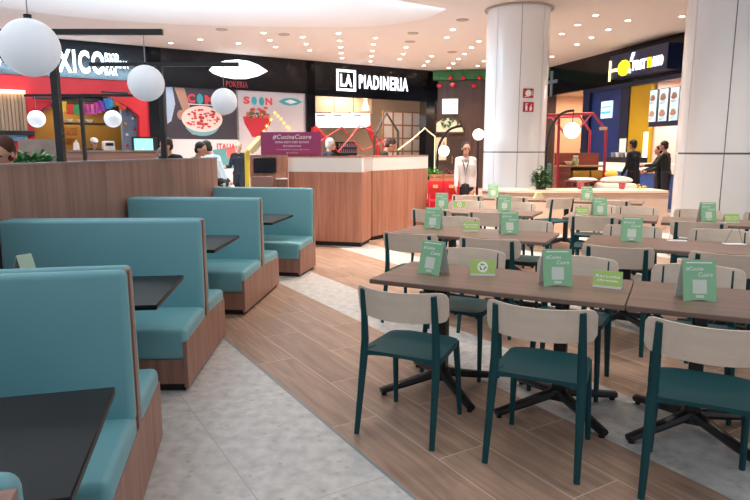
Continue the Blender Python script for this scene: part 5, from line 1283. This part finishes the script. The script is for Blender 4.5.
person('person in a dark navy coat standing with back to camera at the blue counter', pos(635, 15.3), -30, 1.77, 4, arms=((5, 8, 30), (14, 10, 60)), top='181B26', bottom='14161C', hair='1E1614', coat=True)
person('person in a black top reaching towards the counter beside the right column', pos(668, 15.4), -50, 1.74, 6, arms=((40, 10, 50), (20, 12, 50)), top='1C2622', bottom='2A2C34', hair='120E0E')
person('person mostly hidden behind the one in black at the blue counter', pos(660.5, 15.9), -80, 1.62, 2, arms=((30, 10, 40), (30, 10, 40)), top='26282C', bottom='2A2A30', hair='1C1412')
person('white-haired person in a dark top behind the counter near the purple sign', pos(326, 12.9), 60, 1.76, 6, arms=((25, 10, 40), (25, 10, 40)), top='1E2230', bottom='20222A', hair='D8D4D0', skin=SKIN2)
person('dark-haired person in black bending forward behind the wooden counter', pos(377, 12.3), 85, 1.80, 18, arms=((30, 10, 30), (30, 10, 30)), top='22201F', bottom='1E1E22', hair='2E1C14', head=(14, 0))
person('person in a dark suit walking beyond the booths, left of the yellow frame', pos(239, 16.0), 190, 1.74, 0, legs=((14, 4), (-12, 10)), arms=((-12, 8, 14), (18, 10, 70)), top='15171E', bottom='191C26', hair='B89A78', skin=SKIN2, coat=True)
person('dark-haired person in a light blue shirt leaning forward beyond the partition', pos(221, 11.2), -75, 1.74, 22, arms=((60, 10, 20), (50, 10, 30)), top='A9BECB', bottom='1C1E22', hair='2C2018')
person('bald person in a pink top beside the one in the light blue shirt', pos(201, 11.9), 110, 1.56, 14, arms=((40, 10, 40), (40, 10, 40)), top='D49A90', bottom='3A3230', hair='5A4030', hairstyle='bald', skin=SKIN2)
person('dark-haired person in black seen over the partition below the large globe', pos(173, 10.3), 200, 1.73, 10, arms=((20, 10, 30), (20, 10, 30)), top='15141A', bottom='1C1C22', hair='2A1A12', head=(6, 30))
person('person with dark hood bending low over the partition edge, right of the one in black', pos(189, 10.6), 100, 1.68, 16, arms=((30, 10, 30), (30, 10, 30)), top='17161C', bottom='1C1C22', hair='151318')
person('grey-haired person in a dark top bending before the turquoise screen', pos(152, 10.8), 110, 1.60, 14, arms=((30, 10, 30), (30, 10, 30)), top='1C1A22', bottom='1C1C22', hair='6E645C', head=(20, 0))
person('auburn-haired person in a pale top looking down at the left edge', pos(3, 5.2), 150, 1.66, 9, arms=((2, 5, 10), (2, 5, 10)), top='C8A694', bottom='2A2A30', hair='4E2418', hairstyle='tied', head=(24, 30), skin=SKIN2)
cp = FL.world(h(94, 145, -1.2)[0], -1.2)
person('cook in a white cap working behind the red arch', (cp.x, cp.y, 0), 150, 1.86, 4, arms=((40, 10, 40), (40, 10, 40)), top='2A2426', bottom='1C1C22', hair='2A1C16', cap='E8E4E0', head=(12, -20))
cp = FR.world(k_(566, 150, 1.0)[0], 1.0)
person('person in black inside the peach interior left of the globe of the arc lamp', (cp.x, cp.y, 0), 160, 1.6, 6, top='1A1416', bottom='1C1C22', hair='1C1412')
cp = FR.world(k_(582, 150, 1.0)[0], 1.0)
person('person in black inside the peach interior right of the globe of the arc lamp', (cp.x, cp.y, 0), 200, 1.6, 6, top='1E1618', bottom='1C1C22', hair='3A1E16')
# ================================================================= LIGHT
def area(x, y, z, sx, sy, power, col, rot=(0, 0, 0)):  # bare area light added as fill, without a lamp body
    l = bpy.data.lights.new('fill_light', 'AREA'); l.shape = 'RECTANGLE'; l.size = sx; l.size_y = sy; l.energy = power; l.color = col
    o = bpy.data.objects.new('fill_light', l); COL.objects.link(o); o.location = (x, y, z); o.rotation_euler = rot
# added area lights for cool daylight from above; no skylight is built there
area(-4.5, 3.0, CEIL - .05, 6.0, 8.0, 130, (.80, .92, 1.0))
area(2.5, 3.0, CEIL - .05, 5.0, 5.0, 60, (.9, .95, 1.0))
# added area lights that brighten the shop interiors, no fittings modelled
for fr, x, y, z, p, c in [(FL, (xQ0 + xQ1) / 2, 1.6, zq + .35, 75, (1, .87, .72)), (FL, h(90, 120)[0], 1.5, h(88, 106, 2.6)[1] - .1, 30, (1, .78, .5)), (FL, h(10, 120)[0], 1.0, h(88, 106, 2.6)[1] - .1, 20, (1, .8, .6)),
                          (FR, k_(565, 120)[0] + .3, 1.1, zr - .1, 90, (1, .78, .58)), (FR, xy1 + 1.5, 1.4, zr - .1, 150, (1, .86, .78))]:
    q = fr.world(x, y, z); area(q.x, q.y, q.z, 2.2, 1.2, p, c)
w = bpy.data.worlds.new('mall_ambience'); SC.world = w; w.use_nodes = True
bg = w.node_tree.nodes['Background']; bg.inputs['Color'].default_value = (.86, .92, 1.0, 1); bg.inputs['Strength'].default_value = .62
# ================================================================= CAMERA
cam = bpy.data.cameras.new('camera'); co = bpy.data.objects.new('camera', cam); COL.objects.link(co)
cam.sensor_width = 36; cam.lens = FPX / 750 * 36; cam.clip_end = 200; cam.clip_start = .05
co.location = (0, 0, CAMH); co.rotation_euler = (PI / 2 - PITCH, 0, 0); SC.camera = co
vs_ = SC.view_settings; vs_.view_transform = 'Standard'; vs_.look = 'None'; vs_.gamma = 1; vs_.use_curve_mapping = False; vs_.exposure = .52
SC.cycles.use_denoising = True; SC.cycles.max_bounces = 6; SC.cycles.diffuse_bounces = 4; SC.cycles.glossy_bounces = 3; SC.cycles.sample_clamp_indirect = 4; SC.cycles.caustics_reflective = False
